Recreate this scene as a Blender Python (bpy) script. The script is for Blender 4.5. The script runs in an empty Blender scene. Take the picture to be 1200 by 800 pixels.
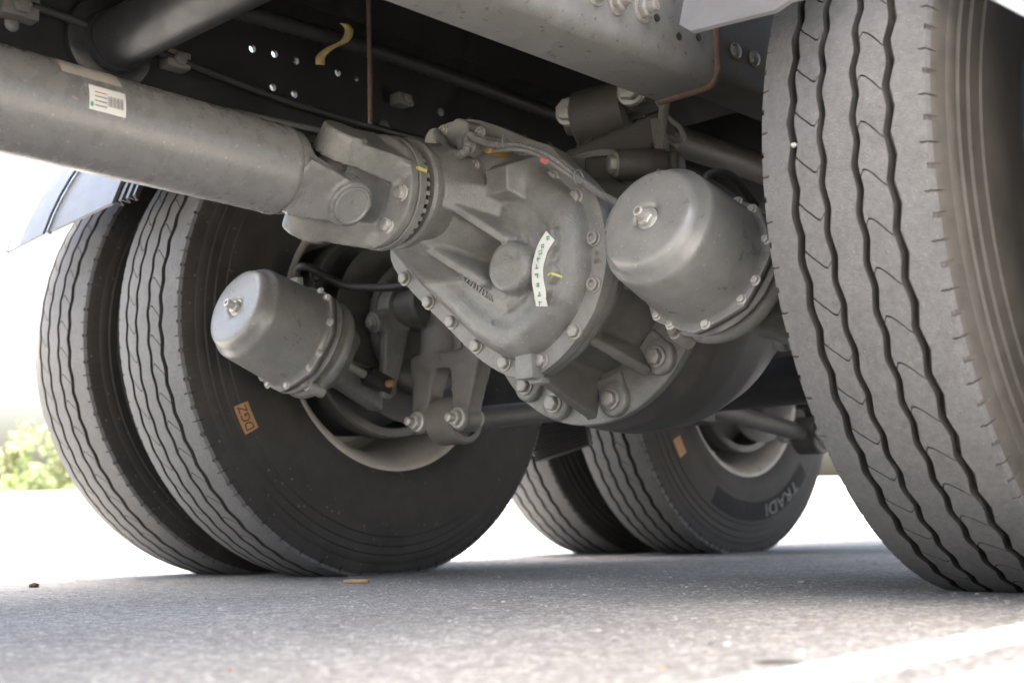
import bpy, bmesh, math, random
import numpy as np
from mathutils import Vector, Matrix, noise as mnoise
random.seed(7); RNG = np.random.default_rng(7)
SC = bpy.context.scene; COL = SC.collection
rad = math.radians

# ------------------------------------------------------------ camera
CAM_POS = Vector((1.414, -1.814, 0.129)); YAW, PITCH, ROLL, FPX = -0.747, 0.138, -0.022, 1498.65
_f = Vector((math.sin(YAW)*math.cos(PITCH), math.cos(YAW)*math.cos(PITCH), math.sin(PITCH)))
_r = _f.cross(Vector((0, 0, 1))).normalized(); _u = _r.cross(_f)
_r, _u = _r*math.cos(ROLL)+_u*math.sin(ROLL), -_r*math.sin(ROLL)+_u*math.cos(ROLL)
cam_d = bpy.data.cameras.new('camera'); cam = bpy.data.objects.new('camera', cam_d); COL.objects.link(cam)
cam.matrix_world = Matrix(((_r.x, _u.x, -_f.x, CAM_POS.x), (_r.y, _u.y, -_f.y, CAM_POS.y), (_r.z, _u.z, -_f.z, CAM_POS.z), (0, 0, 0, 1)))
cam_d.sensor_width = 36; cam_d.lens = FPX/1200*36; cam_d.clip_start = .02; cam_d.clip_end = 2000
cam_d.dof.use_dof = True; cam_d.dof.focus_distance = 1.86; cam_d.dof.aperture_fstop = 5.0
SC.camera = cam

def at(px, py, Y=None, X=None, Z=None):
    """world point on the plane X, Y or Z that the photograph shows at pixel (px, py): measuring tool"""
    d = _f + _r*((px-600)/FPX) - _u*((py-400)/FPX)
    if Y is not None: t = (Y-CAM_POS.y)/d.y
    elif X is not None: t = (X-CAM_POS.x)/d.x
    else: t = (Z-CAM_POS.z)/d.z
    return CAM_POS + d*t

G0 = .021          # ground level: the loaded tyres flatten on it
# ------------------------------------------------------------ light
SUN_TO = Vector((0.06, -0.24, 1.0)).normalized()          # towards the sun
elev = math.asin(SUN_TO.z)
w = bpy.data.worlds.new('World'); SC.world = w; w.use_nodes = True
nt = w.node_tree; bg = nt.nodes['Background']
sky = nt.nodes.new('ShaderNodeTexSky'); sky.sky_type = 'NISHITA'; sky.sun_disc = False
sky.sun_elevation = elev; sky.sun_rotation = math.atan2(SUN_TO.x, SUN_TO.y)
sky.air_density = 1.2; sky.dust_density = 9.0; sky.ozone_density = .5
nt.links.new(sky.outputs[0], bg.inputs[0]); bg.inputs[1].default_value = 0.14
sd = bpy.data.lights.new('sun', 'SUN'); sd.energy = 4.5; sd.angle = rad(.53); sd.color = (1, .955, .88)
sun = bpy.data.objects.new('sun', sd); COL.objects.link(sun)
sun.rotation_euler = SUN_TO.to_track_quat('Z', 'Y').to_euler()
SC.view_settings.view_transform = 'Standard'; SC.view_settings.look = 'None'
SC.view_settings.gamma = 1; SC.view_settings.exposure = 2.98; SC.view_settings.use_curve_mapping = False
SC.view_settings.use_white_balance = True; SC.view_settings.white_balance_temperature = 6450
SC.cycles.max_bounces = 10; SC.cycles.diffuse_bounces = 6

# ------------------------------------------------------------ materials
MATS = {}
def mat(name, col, rough=.6, metal=0., noise=.25, nscale=40., bump=.15, bscale=400., bdist=.0006, dust=0., dustcol=(.33, .30, .25), spots=0., spotcol=(.1, .06, .03), spotscale=90., coat=0., low=.7, specks=0., speckcol=(.4, .38, .34), speckscale=260.):
    if name in MATS: return MATS[name]
    m = bpy.data.materials.new(name); MATS[name] = m; m.use_nodes = True
    t = m.node_tree; N = t.nodes; L = t.links; b = N['Principled BSDF']
    tc = N.new('ShaderNodeTexCoord'); geo = N.new('ShaderNodeNewGeometry')
    n1 = N.new('ShaderNodeTexNoise'); n1.inputs['Scale'].default_value = nscale; n1.inputs['Detail'].default_value = 6; n1.inputs['Roughness'].default_value = .65
    L.new(geo.outputs['Position'], n1.inputs['Vector'])
    r1 = N.new('ShaderNodeMapRange'); r1.inputs[1].default_value = .3; r1.inputs[2].default_value = .7
    r1.inputs[3].default_value = 1-noise; r1.inputs[4].default_value = 1+noise
    L.new(n1.outputs[0], r1.inputs[0])
    n0 = N.new('ShaderNodeTexNoise'); n0.inputs['Scale'].default_value = nscale*.17; n0.inputs['Detail'].default_value = 3
    L.new(geo.outputs['Position'], n0.inputs['Vector'])
    r0 = N.new('ShaderNodeMapRange'); r0.inputs[1].default_value = .3; r0.inputs[2].default_value = .7
    r0.inputs[3].default_value = 1-noise*low; r0.inputs[4].default_value = 1+noise*low
    L.new(n0.outputs[0], r0.inputs[0])
    mm = N.new('ShaderNodeMath'); mm.operation = 'MULTIPLY'; L.new(r1.outputs[0], mm.inputs[0]); L.new(r0.outputs[0], mm.inputs[1])
    mul = N.new('ShaderNodeVectorMath'); mul.operation = 'SCALE'; mul.inputs[0].default_value = col
    L.new(mm.outputs[0], mul.inputs['Scale']); cur = mul.outputs[0]
    if spots > 0:
        n3 = N.new('ShaderNodeTexNoise'); n3.inputs['Scale'].default_value = spotscale; n3.inputs['Detail'].default_value = 5
        L.new(geo.outputs['Position'], n3.inputs['Vector'])
        r3 = N.new('ShaderNodeMapRange'); r3.inputs[1].default_value = .72-spots*.25; r3.inputs[2].default_value = .78-spots*.2
        L.new(n3.outputs[0], r3.inputs[0])
        mx = N.new('ShaderNodeMix'); mx.data_type = 'RGBA'; L.new(r3.outputs[0], mx.inputs[0]); L.new(cur, mx.inputs[6]); mx.inputs[7].default_value = (*spotcol, 1)
        cur = mx.outputs[2]
    if specks > 0:
        vv = N.new('ShaderNodeTexVoronoi'); vv.inputs['Scale'].default_value = speckscale; L.new(geo.outputs['Position'], vv.inputs['Vector'])
        sc_ = N.new('ShaderNodeSeparateColor'); L.new(vv.outputs['Color'], sc_.inputs[0])
        ra_ = N.new('ShaderNodeMapRange'); ra_.inputs[1].default_value = 1-specks; ra_.inputs[2].default_value = 1-specks+.01; L.new(sc_.outputs[0], ra_.inputs[0])
        rb_ = N.new('ShaderNodeMapRange'); rb_.inputs[1].default_value = .45; rb_.inputs[2].default_value = .2; L.new(vv.outputs['Distance'], rb_.inputs[0])
        mp = N.new('ShaderNodeMath'); mp.operation = 'MULTIPLY'; L.new(ra_.outputs[0], mp.inputs[0]); L.new(rb_.outputs[0], mp.inputs[1])
        mx = N.new('ShaderNodeMix'); mx.data_type = 'RGBA'; L.new(mp.outputs[0], mx.inputs[0]); L.new(cur, mx.inputs[6]); mx.inputs[7].default_value = (*speckcol, 1)
        cur = mx.outputs[2]
    if dust > 0:
        sx = N.new('ShaderNodeSeparateXYZ'); L.new(geo.outputs['Normal'], sx.inputs[0])
        r4 = N.new('ShaderNodeMapRange'); r4.inputs[1].default_value = -.6; r4.inputs[2].default_value = 1.; r4.inputs[3].default_value = .15; r4.inputs[4].default_value = 1.
        L.new(sx.outputs[2], r4.inputs[0])
        n4 = N.new('ShaderNodeTexNoise'); n4.inputs['Scale'].default_value = 14; n4.inputs['Detail'].default_value = 8; n4.inputs['Roughness'].default_value = .7
        L.new(geo.outputs['Position'], n4.inputs['Vector'])
        r5 = N.new('ShaderNodeMapRange'); r5.inputs[1].default_value = .35; r5.inputs[2].default_value = .7; r5.inputs[4].default_value = dust
        L.new(n4.outputs[0], r5.inputs[0])
        mu = N.new('ShaderNodeMath'); mu.operation = 'MULTIPLY'; L.new(r4.outputs[0], mu.inputs[0]); L.new(r5.outputs[0], mu.inputs[1])
        mx = N.new('ShaderNodeMix'); mx.data_type = 'RGBA'; L.new(mu.outputs[0], mx.inputs[0]); L.new(cur, mx.inputs[6]); mx.inputs[7].default_value = (*dustcol, 1)
        cur = mx.outputs[2]
    L.new(cur, b.inputs['Base Color'])
    rr = N.new('ShaderNodeMapRange'); rr.inputs[1].default_value = .3; rr.inputs[2].default_value = .7
    rr.inputs[3].default_value = max(.05, rough-.1); rr.inputs[4].default_value = min(1, rough+.12); L.new(n1.outputs[0], rr.inputs[0]); L.new(rr.outputs[0], b.inputs['Roughness'])
    b.inputs['Metallic'].default_value = metal; b.inputs['Coat Weight'].default_value = coat
    if bump > 0:
        n2 = N.new('ShaderNodeTexNoise'); n2.inputs['Scale'].default_value = bscale; n2.inputs['Detail'].default_value = 4
        L.new(geo.outputs['Position'], n2.inputs['Vector'])
        bp = N.new('ShaderNodeBump'); bp.inputs['Strength'].default_value = bump; bp.inputs['Distance'].default_value = bdist*3
        L.new(n2.outputs[0], bp.inputs['Height']); L.new(bp.outputs[0], b.inputs['Normal'])
    return m
M_CAST = mat('grey_painted_casting', (.168, .166, .154), .40, .0, .22, 38, .45, 300, .0006, .36, (.25, .232, .198), .11, (.088, .070, .052), 34, specks=.05, speckcol=(.26, .245, .215))
M_POT = mat('grey_painted_steel', (.212, .210, .199), .34, .15, .15, 30, .14, 260, .0004, .28, (.26, .245, .215), .09, (.12, .11, .09), 44, specks=.06, speckcol=(.33, .315, .285))
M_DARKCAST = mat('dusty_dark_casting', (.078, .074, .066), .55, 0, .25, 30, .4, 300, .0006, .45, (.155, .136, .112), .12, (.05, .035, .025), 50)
M_UPPER = mat('shaded_brown_casting', (.046, .041, .035), .6, 0, .3, 30, .4, 300, .0006, .35, (.10, .085, .066), .15, (.03, .02, .015), 40)  # base colour darkened to stand in for the shade above the axle
M_RAILB = mat('brown_chassis_paint', (.060, .053, .045), .72, 0, .2, 30, .25, 260, .0005, .25, (.13, .11, .085), .3, (.045, .03, .02), 60)  # darker and browner than the grey channel paint
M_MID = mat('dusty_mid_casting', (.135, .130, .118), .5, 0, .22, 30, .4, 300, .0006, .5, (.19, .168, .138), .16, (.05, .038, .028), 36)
M_SHAFT = mat('taupe_painted_shaft', (.150, .146, .138), .28, 0, .10, 40, .18, 300, .0004, .18, (.23, .21, .18), .02, (.125, .115, .10), 90, low=.3, specks=.04, speckcol=(.28, .26, .225), speckscale=190)
M_RAIL = mat('grey_chassis_paint', (.150, .148, .140), .36, 0, .16, 30, .25, 260, .0005, .25, (.20, .172, .138), .34, (.075, .054, .036), 75, specks=.05, speckcol=(.24, .215, .185))
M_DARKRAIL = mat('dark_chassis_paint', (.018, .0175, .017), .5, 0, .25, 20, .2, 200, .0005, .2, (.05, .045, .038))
M_BLACK = mat('black_paint', (.022, .022, .023), .38, 0, .2, 30, .15, 260, .0004, .35, (.10, .09, .075), .1, (.12, .11, .1), 160)
M_TREAD = mat('tread_rubber', (.138, .137, .136), .74, 0, .20, 130, .9, 420, .0006, .0, spots=.18, spotcol=(.178, .176, .172), spotscale=220, low=.35, specks=.05, speckcol=(.2, .195, .185), speckscale=330)
M_GROOVE = mat('groove_rubber', (.046, .042, .038), .7, 0, .3, 60, .3, 400, .0004)
M_SIDE = mat('sidewall_rubber', (.031, .0288, .0262), .72, 0, .38, 22, .25, 500, .0003, .34, (.105, .088, .069), .13, (.085, .074, .061), 42, specks=.03, speckcol=(.14, .12, .10), speckscale=150)
M_SIDED = mat('bounce_lit_dusty_sidewall', (.088, .082, .074), .68, 0, .25, 25, .3, 500, .0003, .35, (.19, .155, .12), .1, (.05, .045, .04), 60)  # nearest tyre: dust, plus warm sun bounce put into the base colour
M_LETTER = mat('sidewall_letter_rubber', (.17, .167, .16), .6, 0, .15, 60, .1)
M_SIDEM = mat('worn_sidewall_rubber', (.040, .037, .033), .75, 0, .25, 18, .25, 500, .0003, .35, (.12, .10, .08), .06, (.1, .09, .075), 70)
M_BAND = mat('sidewall_band_rubber', (.016, .0155, .015), .85, 0, .15, 60, .1)
M_RIM = mat('pale_rim_paint', (.43, .40, .36), .5, 0, .2, 18, .1, 200, .0004, .4, (.40, .34, .27), .2, (.26, .19, .13), 40)
M_DRUM = mat('brake_drum_iron', (.10, .096, .088), .5, .25, .25, 30, .3, 250, .0005, .3, (.24, .21, .18), .12, (.12, .07, .04), 60)
M_BOLT = mat('grey_bolt_steel', (.26, .25, .23), .42, .25, .18, 90, .1, 500, .0003, .35, (.38, .34, .29), .1, (.2, .15, .1), 200)
M_ZINC = mat('bright_zinc_bolt', (.46, .445, .415), .35, .35, .18, 120, .1, 500, .0003, .2, (.45, .4, .33))
M_BRASS = mat('brass_fitting', (.45, .27, .09), .4, .5, .2, 90, .1)
M_RUBBER = mat('black_rubber', (.022, .021, .0205), .55, 0, .25, 40, .2, 300, .0005, .3, (.10, .09, .075))
M_BUSH = mat('dusty_rubber_bush', (.15, .141, .126), .65, 0, .2, 40, .3, 300, .0005, .5, (.27, .24, .2))
M_RUST = mat('rusty_steel', (.085, .050, .034), .8, 0, .35, 60, .5, 250, .0008, .2, spots=.3, spotcol=(.07, .04, .03), spotscale=100)
M_CONDUIT = mat('grey_conduit', (.13, .127, .12), .55, 0, .2, 60, .2, 400, .0004, .3)
M_WHITE = mat('white_sticker_paper', (.60, .59, .55), .6, 0, .06, 60, .05)
M_BEIGE = mat('beige_paper_patch', (.36, .325, .28), .65, 0, .1, 50, .1)
M_GREENINK = mat('green_ink', (.03, .28, .14), .6, 0, .2, 200, 0)
M_BLACKINK = mat('black_ink', (.03, .03, .03), .6, 0, .2, 200, 0)
M_GREYINK = mat('grey_ink', (.20, .195, .19), .6, 0, .2, 200, 0)
M_REDINK = mat('red_ink', (.5, .15, .12), .55, 0, .1, 200, 0)
M_ORANGE = mat('orange_sticker', (.38, .20, .09), .55, 0, .15, 90, .1)
M_YELLOW = mat('yellow_paint_mark', (.48, .44, .12), .6, 0, .2, 200, 0)
M_TAPE = mat('yellow_cloth_tape', (.50, .38, .16), .7, 0, .2, 60, .2)
M_GUARD = mat('grey_mudguard_plastic', (.14, .14, .145), .5, 0, .12, 25, .15, 400, .0004, .25, (.3, .28, .25))
M_GUARDL = mat('pale_mudguard_plastic', (.125, .137, .158), .4, 0, .06, 25, .05)
M_WOOD = mat('tan_wood', (.42, .26, .15), .7, 0, .2, 100, .2)
M_WALL = mat('pale_concrete', (.55, .53, .49), .8, 0, .12, 4, .2, 40, .003)

# ------------------------------------------------------------ mesh helpers
W = {}
def basis(axis, up=None):
    a = Vector(axis).normalized(); h = Vector(up) if up else (Vector((0, 0, 1)) if abs(a.z) < .9 else Vector((1, 0, 0)))
    x = h.cross(a).normalized(); y = a.cross(x)
    return x, y, a
class MB:
    def __init__(s): s.v = []; s.f = []
    def add(s, vs, fs):
        o = len(s.v); s.v += [tuple(p) for p in vs]; s.f += [tuple(i+o for i in f) for f in fs]; return s
    def box(s, c, size, R=None, taper=(1, 1)):
        c = Vector(c); hx, hy, hz = [q/2 for q in size]; vs = []
        for z in (-1, 1):
            k = taper if z > 0 else (1, 1)
            for x, y in ((-1, -1), (1, -1), (1, 1), (-1, 1)):
                p = Vector((x*hx*k[0], y*hy*k[1], z*hz)); vs.append(c+(R @ p if R else p))
        return s.add(vs, [(3, 2, 1, 0), (4, 5, 6, 7), (0, 1, 5, 4), (1, 2, 6, 5), (2, 3, 7, 6), (3, 0, 4, 7)])
    def bar(s, p0, p1, w0, h0, w1=None, h1=None, up=(0, 0, 1)):
        p0, p1 = Vector(p0), Vector(p1); x, y, a = basis(p1-p0, up); w1 = w1 or w0; h1 = h1 or h0
        vs = [p0+x*i*w0/2+y*j*h0/2 for i, j in ((-1, -1), (1, -1), (1, 1), (-1, 1))]+[p1+x*i*w1/2+y*j*h1/2 for i, j in ((-1, -1), (1, -1), (1, 1), (-1, 1))]
        return s.add(vs, [(3, 2, 1, 0), (4, 5, 6, 7), (0, 1, 5, 4), (1, 2, 6, 5), (2, 3, 7, 6), (3, 0, 4, 7)])
    def lathe(s, o, axis, prof, n=48, cap0=True, cap1=True, up=None, ngon=None, twist=0.):
        o = Vector(o); x, y, a = basis(axis, up); vs = []; fs = []
        for (t, r) in prof:
            for k in range(n):
                th = 2*math.pi*k/n+twist; rr = r
                if ngon:      # rounded polygon section
                    nn, mix = ngon; aa = (th % (2*math.pi/nn))-math.pi/nn; rr = r*((1-mix)+mix*math.cos(math.pi/nn)/math.cos(aa))
                vs.append(o+a*t+x*(rr*math.cos(th))+y*(rr*math.sin(th)))
        for i in range(len(prof)-1):
            for k in range(n):
                k2 = (k+1) % n; fs.append((i*n+k, i*n+k2, (i+1)*n+k2, (i+1)*n+k))
        if cap0: fs.append(tuple(reversed(range(n))))
        if cap1: fs.append(tuple(range((len(prof)-1)*n, len(prof)*n)))
        return s.add(vs, fs)
    def cyl(s, p0, p1, r0, r1=None, n=32, bev=0.):
        p0, p1 = Vector(p0), Vector(p1); h = (p1-p0).length; r1 = r0 if r1 is None else r1
        pr = [(0, r0), (h, r1)] if bev <= 0 else [(0, r0-bev), (bev*.3, r0-bev*.3), (bev, r0), (h-bev, r1), (h-bev*.3, r1-bev*.3), (h, r1-bev)]
        return s.lathe(p0, p1-p0, pr, n)
    def tube(s, pts, r, n=10, ribs=0, closed=False):
        P = [Vector(p) for p in pts]; m = len(P); x = None; vs = []; fs = []
        for i, p in enumerate(P):
            t = (P[(i+1) % m if closed else min(i+1, m-1)]-P[(i-1) % m if closed else max(i-1, 0)]).normalized()
            if x is None: x, y, _ = basis(t)
            else: x = (x-t*x.dot(t)).normalized(); y = t.cross(x)
            rr = r(i) if callable(r) else r
            if ribs: rr *= (1.0 if i % 2 else .86)
            vs += [p+x*(rr*math.cos(2*math.pi*k/n))+y*(rr*math.sin(2*math.pi*k/n)) for k in range(n)]
        for i in range(m if closed else m-1):
            j = (i+1) % m
            for k in range(n):
                k2 = (k+1) % n; fs.append((i*n+k, i*n+k2, j*n+k2, j*n+k))
        if not closed: fs.append(tuple(reversed(range(n)))); fs.append(tuple(range((m-1)*n, m*n)))
        return s.add(vs, fs)
    def prism(s, poly, d):
        """poly: list of 3-D points in a plane, extruded by vector d"""
        n = len(poly); d = Vector(d); P = [Vector(p) for p in poly]
        nrm = Vector((0, 0, 0))
        for i in range(n): nrm += P[i].cross(P[(i+1) % n])
        if nrm.dot(d) > 0: P.reverse()
        vs = P+[p+d for p in P]
        return s.add(vs, [tuple(range(n)), tuple(reversed(range(n, 2*n)))]+[((i+1) % n, i, i+n, (i+1) % n+n) for i in range(n)])
    def mesh(s, name, angle=38, bevel=0., seg=2):
        me = bpy.data.meshes.new(name); me.from_pydata(s.v, [], s.f); me.validate()
        return finish(me, angle, bevel, seg)
def finish(me, angle=38, bevel=0., seg=2, fixn=True):
    bm = bmesh.new(); bm.from_mesh(me)
    if fixn: bmesh.ops.recalc_face_normals(bm, faces=bm.faces)
    if bevel > 0:
        es = [e for e in bm.edges if len(e.link_faces) == 2 and e.calc_face_angle(0) > rad(28)]
        bmesh.ops.bevel(bm, geom=es, offset=bevel, segments=seg, profile=.5, affect='EDGES', clamp_overlap=True)
    bm.to_mesh(me); bm.free()
    for p in me.polygons: p.use_smooth = True
    me.set_sharp_from_angle(angle=rad(angle)); return me
def bake(me, mods):
    o = bpy.data.objects.new('tmp', me); COL.objects.link(o)
    for typ, kw in mods:
        m = o.modifiers.new('m', typ)
        for k, v in kw.items(): setattr(m, k, v)
    dg = bpy.context.evaluated_depsgraph_get(); dg.update()
    r = bpy.data.meshes.new_from_object(o.evaluated_get(dg)); bpy.data.objects.remove(o); return r
def cast(mb, name, vox=.004, it=4, angle=60, fac=.5):
    """solids fused into one rounded casting"""
    me = bpy.data.meshes.new(name); me.from_pydata(mb.v, [], mb.f); finish(me)
    r = bake(me, [('REMESH', dict(mode='VOXEL', voxel_size=vox)), ('SMOOTH', dict(factor=fac, iterations=it))])
    r.name = name
    for p in r.polygons: p.use_smooth = True
    return r
def props(o, label=None, cat=None, group=None, kind=None, category=None):
    cat = cat or category
    for k, v in (('label', label), ('category', cat), ('group', group), ('kind', kind)):
        if v: o[k] = v
    return o
def place(o, Mw, parent=None):
    W[o] = Mw
    if parent: o.parent = parent; o.matrix_basis = W[parent].inverted() @ Mw
    else: o.matrix_basis = Mw
    return o
def obj(name, src, m, parent=None, angle=38, bevel=0., seg=2, **pp):
    me = src.mesh(name, angle, bevel, seg) if isinstance(src, MB) else src
    n = len(me.vertices); co = np.empty(n*3); me.vertices.foreach_get('co', co); co = co.reshape(-1, 3)
    c = (co.min(0)+co.max(0))/2; me.vertices.foreach_set('co', (co-c).ravel()); me.update()
    me.materials.clear(); me.materials.append(m)
    o = bpy.data.objects.new(name, me); COL.objects.link(o); place(o, Matrix.Translation(Vector(c)), parent)
    return props(o, **pp)
def inst(name, me, Mw, parent=None, **pp):
    o = bpy.data.objects.new(name, me); COL.objects.link(o); place(o, Mw, parent); return props(o, **pp)
def thing(name, loc, label, cat, group=None):
    o = bpy.data.objects.new(name, None); o.empty_display_size = .05; COL.objects.link(o)
    place(o, Matrix.Translation(Vector(loc))); return props(o, label, cat, group)
def frame(p, axis, up=None, sc=1.):
    x, y, a = basis(axis, up)
    return Matrix(((x.x*sc, y.x*sc, a.x*sc, p[0]), (x.y*sc, y.y*sc, a.y*sc, p[1]), (x.z*sc, y.z*sc, a.z*sc, p[2]), (0, 0, 0, 1)))
def spline(P, n=8):
    P = [Vector(p) for p in P]; out = []
    for i in range(len(P)-1):
        a, b, c, d = P[max(i-1, 0)], P[i], P[i+1], P[min(i+2, len(P)-1)]
        for k in range(n):
            t = k/n; out.append(.5*((2*b)+(c-a)*t+(2*a-5*b+4*c-d)*t*t+(3*b-a-3*c+d)*t**3))
    return out+[P[-1]]
# shared bolts: +Z is out of the surface, head across corners 1 unit radius
def _bolt(name, m, wash=1.28, h=.72, n=6, socket=False, stud=0.):
    b = MB()
    b.lathe((0, 0, -.3), (0, 0, 1), [(0, wash), (.44, wash), (.52, wash*.95)], 24)
    if socket:
        b.lathe((0, 0, 0), (0, 0, 1), [(0, 1), (h*.9, 1), (h, .93), (h, .56), (h*.35, .5)], 24)
    else:
        b.lathe((0, 0, .2), (0, 0, 1), [(0, 1), (h*.82, 1.0), (h, .86)], n)
    if stud: b.lathe((0, 0, .1), (0, 0, 1), [(0, .56), (h+stud, .56), (h+stud+.1, .45)], 16)
    me = b.mesh(name, 30, .05, 1); me.materials.append(m); return me
BOLT = _bolt('bolt', M_BOLT); ZBOLT = _bolt('zinc_bolt', M_ZINC); SOCK = _bolt('socket_bolt', M_BOLT, socket=True); STUD = _bolt('stud_nut', M_BOLT, stud=.9); ZSTUD = _bolt('zinc_stud_nut', M_ZINC, stud=.9)
_rv = MB(); _rv.lathe((0, 0, -.2), (0, 0, 1), [(0, 1), (.2, 1), (.45, .9), (.65, .65), (.75, .3), (.77, .05)], 20)
RIVET = _rv.mesh('rivet', 50); RIVET.materials.append(M_RAIL)
def bolt(p, axis, r, parent, me=None, name='bolt', spin=None):
    Mw = frame(p, axis, None, r) @ Matrix.Rotation(random.uniform(0, 1) if spin is None else spin, 4, 'Z')
    return inst(name, me or BOLT, Mw, parent)
def text_mesh(s, size, depth=.001):
    cu = bpy.data.curves.new('t', 'FONT'); cu.body = s; cu.size = size; cu.extrude = depth/2; cu.align_x = 'CENTER'; cu.align_y = 'CENTER'
    o = bpy.data.objects.new('t', cu); COL.objects.link(o); dg = bpy.context.evaluated_depsgraph_get(); dg.update()
    me = bpy.data.meshes.new_from_object(o.evaluated_get(dg)); bpy.data.objects.remove(o); return me
def map_verts(me, fn):
    for v in me.vertices: v.co = fn(v.co.copy())
    me.update(); return me

# ------------------------------------------------------------ ground
gm = bpy.data.materials.new('asphalt'); gm.use_nodes = True
t = gm.node_tree; N = t.nodes; L = t.links; b = N['Principled BSDF']
geo = N.new('ShaderNodeNewGeometry')
def tn(scale, det=5, ro=.6):
    n = N.new('ShaderNodeTexNoise'); n.inputs['Scale'].default_value = scale; n.inputs['Detail'].default_value = det; n.inputs['Roughness'].default_value = ro
    L.new(geo.outputs['Position'], n.inputs['Vector']); return n
vor = N.new('ShaderNodeTexVoronoi'); vor.inputs['Scale'].default_value = 170; L.new(geo.outputs['Position'], vor.inputs['Vector'])
cr = N.new('ShaderNodeValToRGB'); cr.color_ramp.elements[0].color = (.165, .161, .153, 1); cr.color_ramp.elements[1].color = (.47, .455, .43, 1)
cr.color_ramp.elements[0].position = .1; cr.color_ramp.elements[1].position = .9
e = cr.color_ramp.elements.new(.6); e.color = (.285, .276, .260, 1)
L.new(vor.outputs['Color'], cr.inputs[0])
big = tn(2.2, 6); mr = N.new('ShaderNodeMapRange'); mr.inputs[1].default_value = .3; mr.inputs[2].default_value = .7; mr.inputs[3].default_value = .82; mr.inputs[4].default_value = 1.15; L.new(big.outputs[0], mr.inputs[0])
fine = tn(420, 3); mr2 = N.new('ShaderNodeMapRange'); mr2.inputs[1].default_value = .3; mr2.inputs[2].default_value = .7; mr2.inputs[3].default_value = .55; mr2.inputs[4].default_value = 1.4; L.new(fine.outputs[0], mr2.inputs[0])
m1 = N.new('ShaderNodeMath'); m1.operation = 'MULTIPLY'; L.new(mr.outputs[0], m1.inputs[0]); L.new(mr2.outputs[0], m1.inputs[1])
vs_ = N.new('ShaderNodeVectorMath'); vs_.operation = 'SCALE'; L.new(cr.outputs[0], vs_.inputs[0]); L.new(m1.outputs[0], vs_.inputs['Scale'])
tar = tn(9, 7, .7); mrt = N.new('ShaderNodeMapRange'); mrt.inputs[1].default_value = .56; mrt.inputs[2].default_value = .70; mrt.inputs[4].default_value = .45; L.new(tar.outputs[0], mrt.inputs[0])
mxt = N.new('ShaderNodeMix'); mxt.data_type = 'RGBA'; L.new(mrt.outputs[0], mxt.inputs[0]); L.new(vs_.outputs[0], mxt.inputs[6]); mxt.inputs[7].default_value = (.12, .116, .11, 1)
v2 = N.new('ShaderNodeTexVoronoi'); v2.inputs['Scale'].default_value = 95; L.new(geo.outputs['Position'], v2.inputs['Vector'])
s2 = N.new('ShaderNodeSeparateColor'); L.new(v2.outputs['Color'], s2.inputs[0])
ma = N.new('ShaderNodeMapRange'); ma.inputs[1].default_value = .93; ma.inputs[2].default_value = .94; L.new(s2.outputs[0], ma.inputs[0])
mb2 = N.new('ShaderNodeMapRange'); mb2.inputs[1].default_value = .42; mb2.inputs[2].default_value = .3; L.new(v2.outputs['Distance'], mb2.inputs[0])
mm2 = N.new('ShaderNodeMath'); mm2.operation = 'MULTIPLY'; L.new(ma.outputs[0], mm2.inputs[0]); L.new(mb2.outputs[0], mm2.inputs[1])
cs = N.new('ShaderNodeValToRGB'); cs.color_ramp.elements[0].color = (.09, .088, .085, 1); cs.color_ramp.elements[1].color = (.46, .43, .38, 1); L.new(s2.outputs[1], cs.inputs[0])
mx3 = N.new('ShaderNodeMix'); mx3.data_type = 'RGBA'; L.new(mm2.outputs[0], mx3.inputs[0]); L.new(mxt.outputs[2], mx3.inputs[6]); L.new(cs.outputs[0], mx3.inputs[7])
L.new(mx3.outputs[2], b.inputs['Base Color']); b.inputs['Roughness'].default_value = .85
bp = N.new('ShaderNodeBump'); bp.inputs['Strength'].default_value = .8; bp.inputs['Distance'].default_value = .004; L.new(vor.outputs['Distance'], bp.inputs['Height']); L.new(bp.outputs[0], b.inputs['Normal'])
G = MB(); G.add([(-400, -400, G0), (400, -400, G0), (400, 400, G0), (-400, 400, G0)], [(0, 1, 2, 3)])
props(obj('asphalt_ground', G, gm), kind='structure', label='grey worn asphalt ground under the truck')

def stone(mb, c, r, seed):
    rr = random.Random(seed); t = (1+5**.5)/2
    V = [(-1, t, 0), (1, t, 0), (-1, -t, 0), (1, -t, 0), (0, -1, t), (0, 1, t), (0, -1, -t), (0, 1, -t), (t, 0, -1), (t, 0, 1), (-t, 0, -1), (-t, 0, 1)]
    F = [(0, 11, 5), (0, 5, 1), (0, 1, 7), (0, 7, 10), (0, 10, 11), (1, 5, 9), (5, 11, 4), (11, 10, 2), (10, 7, 6), (7, 1, 8), (3, 9, 4), (3, 4, 2), (3, 2, 6), (3, 6, 8), (3, 8, 9), (4, 9, 5), (2, 4, 11), (6, 2, 10), (8, 6, 7), (9, 8, 1)]
    sx, sy, sz = rr.uniform(.8, 1.3), rr.uniform(.7, 1.1), rr.uniform(.45, .8); q = rr.uniform(0, 6.28)
    vs = []
    for v in V:
        k = r/1.9*rr.uniform(.82, 1.15); x, y, z = v[0]*k*sx, v[1]*k*sy, v[2]*k*sz
        vs.append((c[0]+x*math.cos(q)-y*math.sin(q), c[1]+x*math.sin(q)+y*math.cos(q), c[2]+z))
    mb.add(vs, F)
def gravel(name, n, lo, hi, m, label, seed):
    mb = MB(); rr = random.Random(seed); k = 0
    while k < n:
        d = .28+3.6*rr.random()**1.6; a = YAW+rr.uniform(-.46, .46)
        x = CAM_POS.x+d*math.sin(a); y = CAM_POS.y+d*math.cos(a); r = lo+(hi-lo)*rr.random()**2.5
        stone(mb, (x, y, G0-r*.12), r, rr.random()); k += 1
    me = mb.mesh(name, 20); return obj(name, me, m, kind='stuff', label=label)
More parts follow.
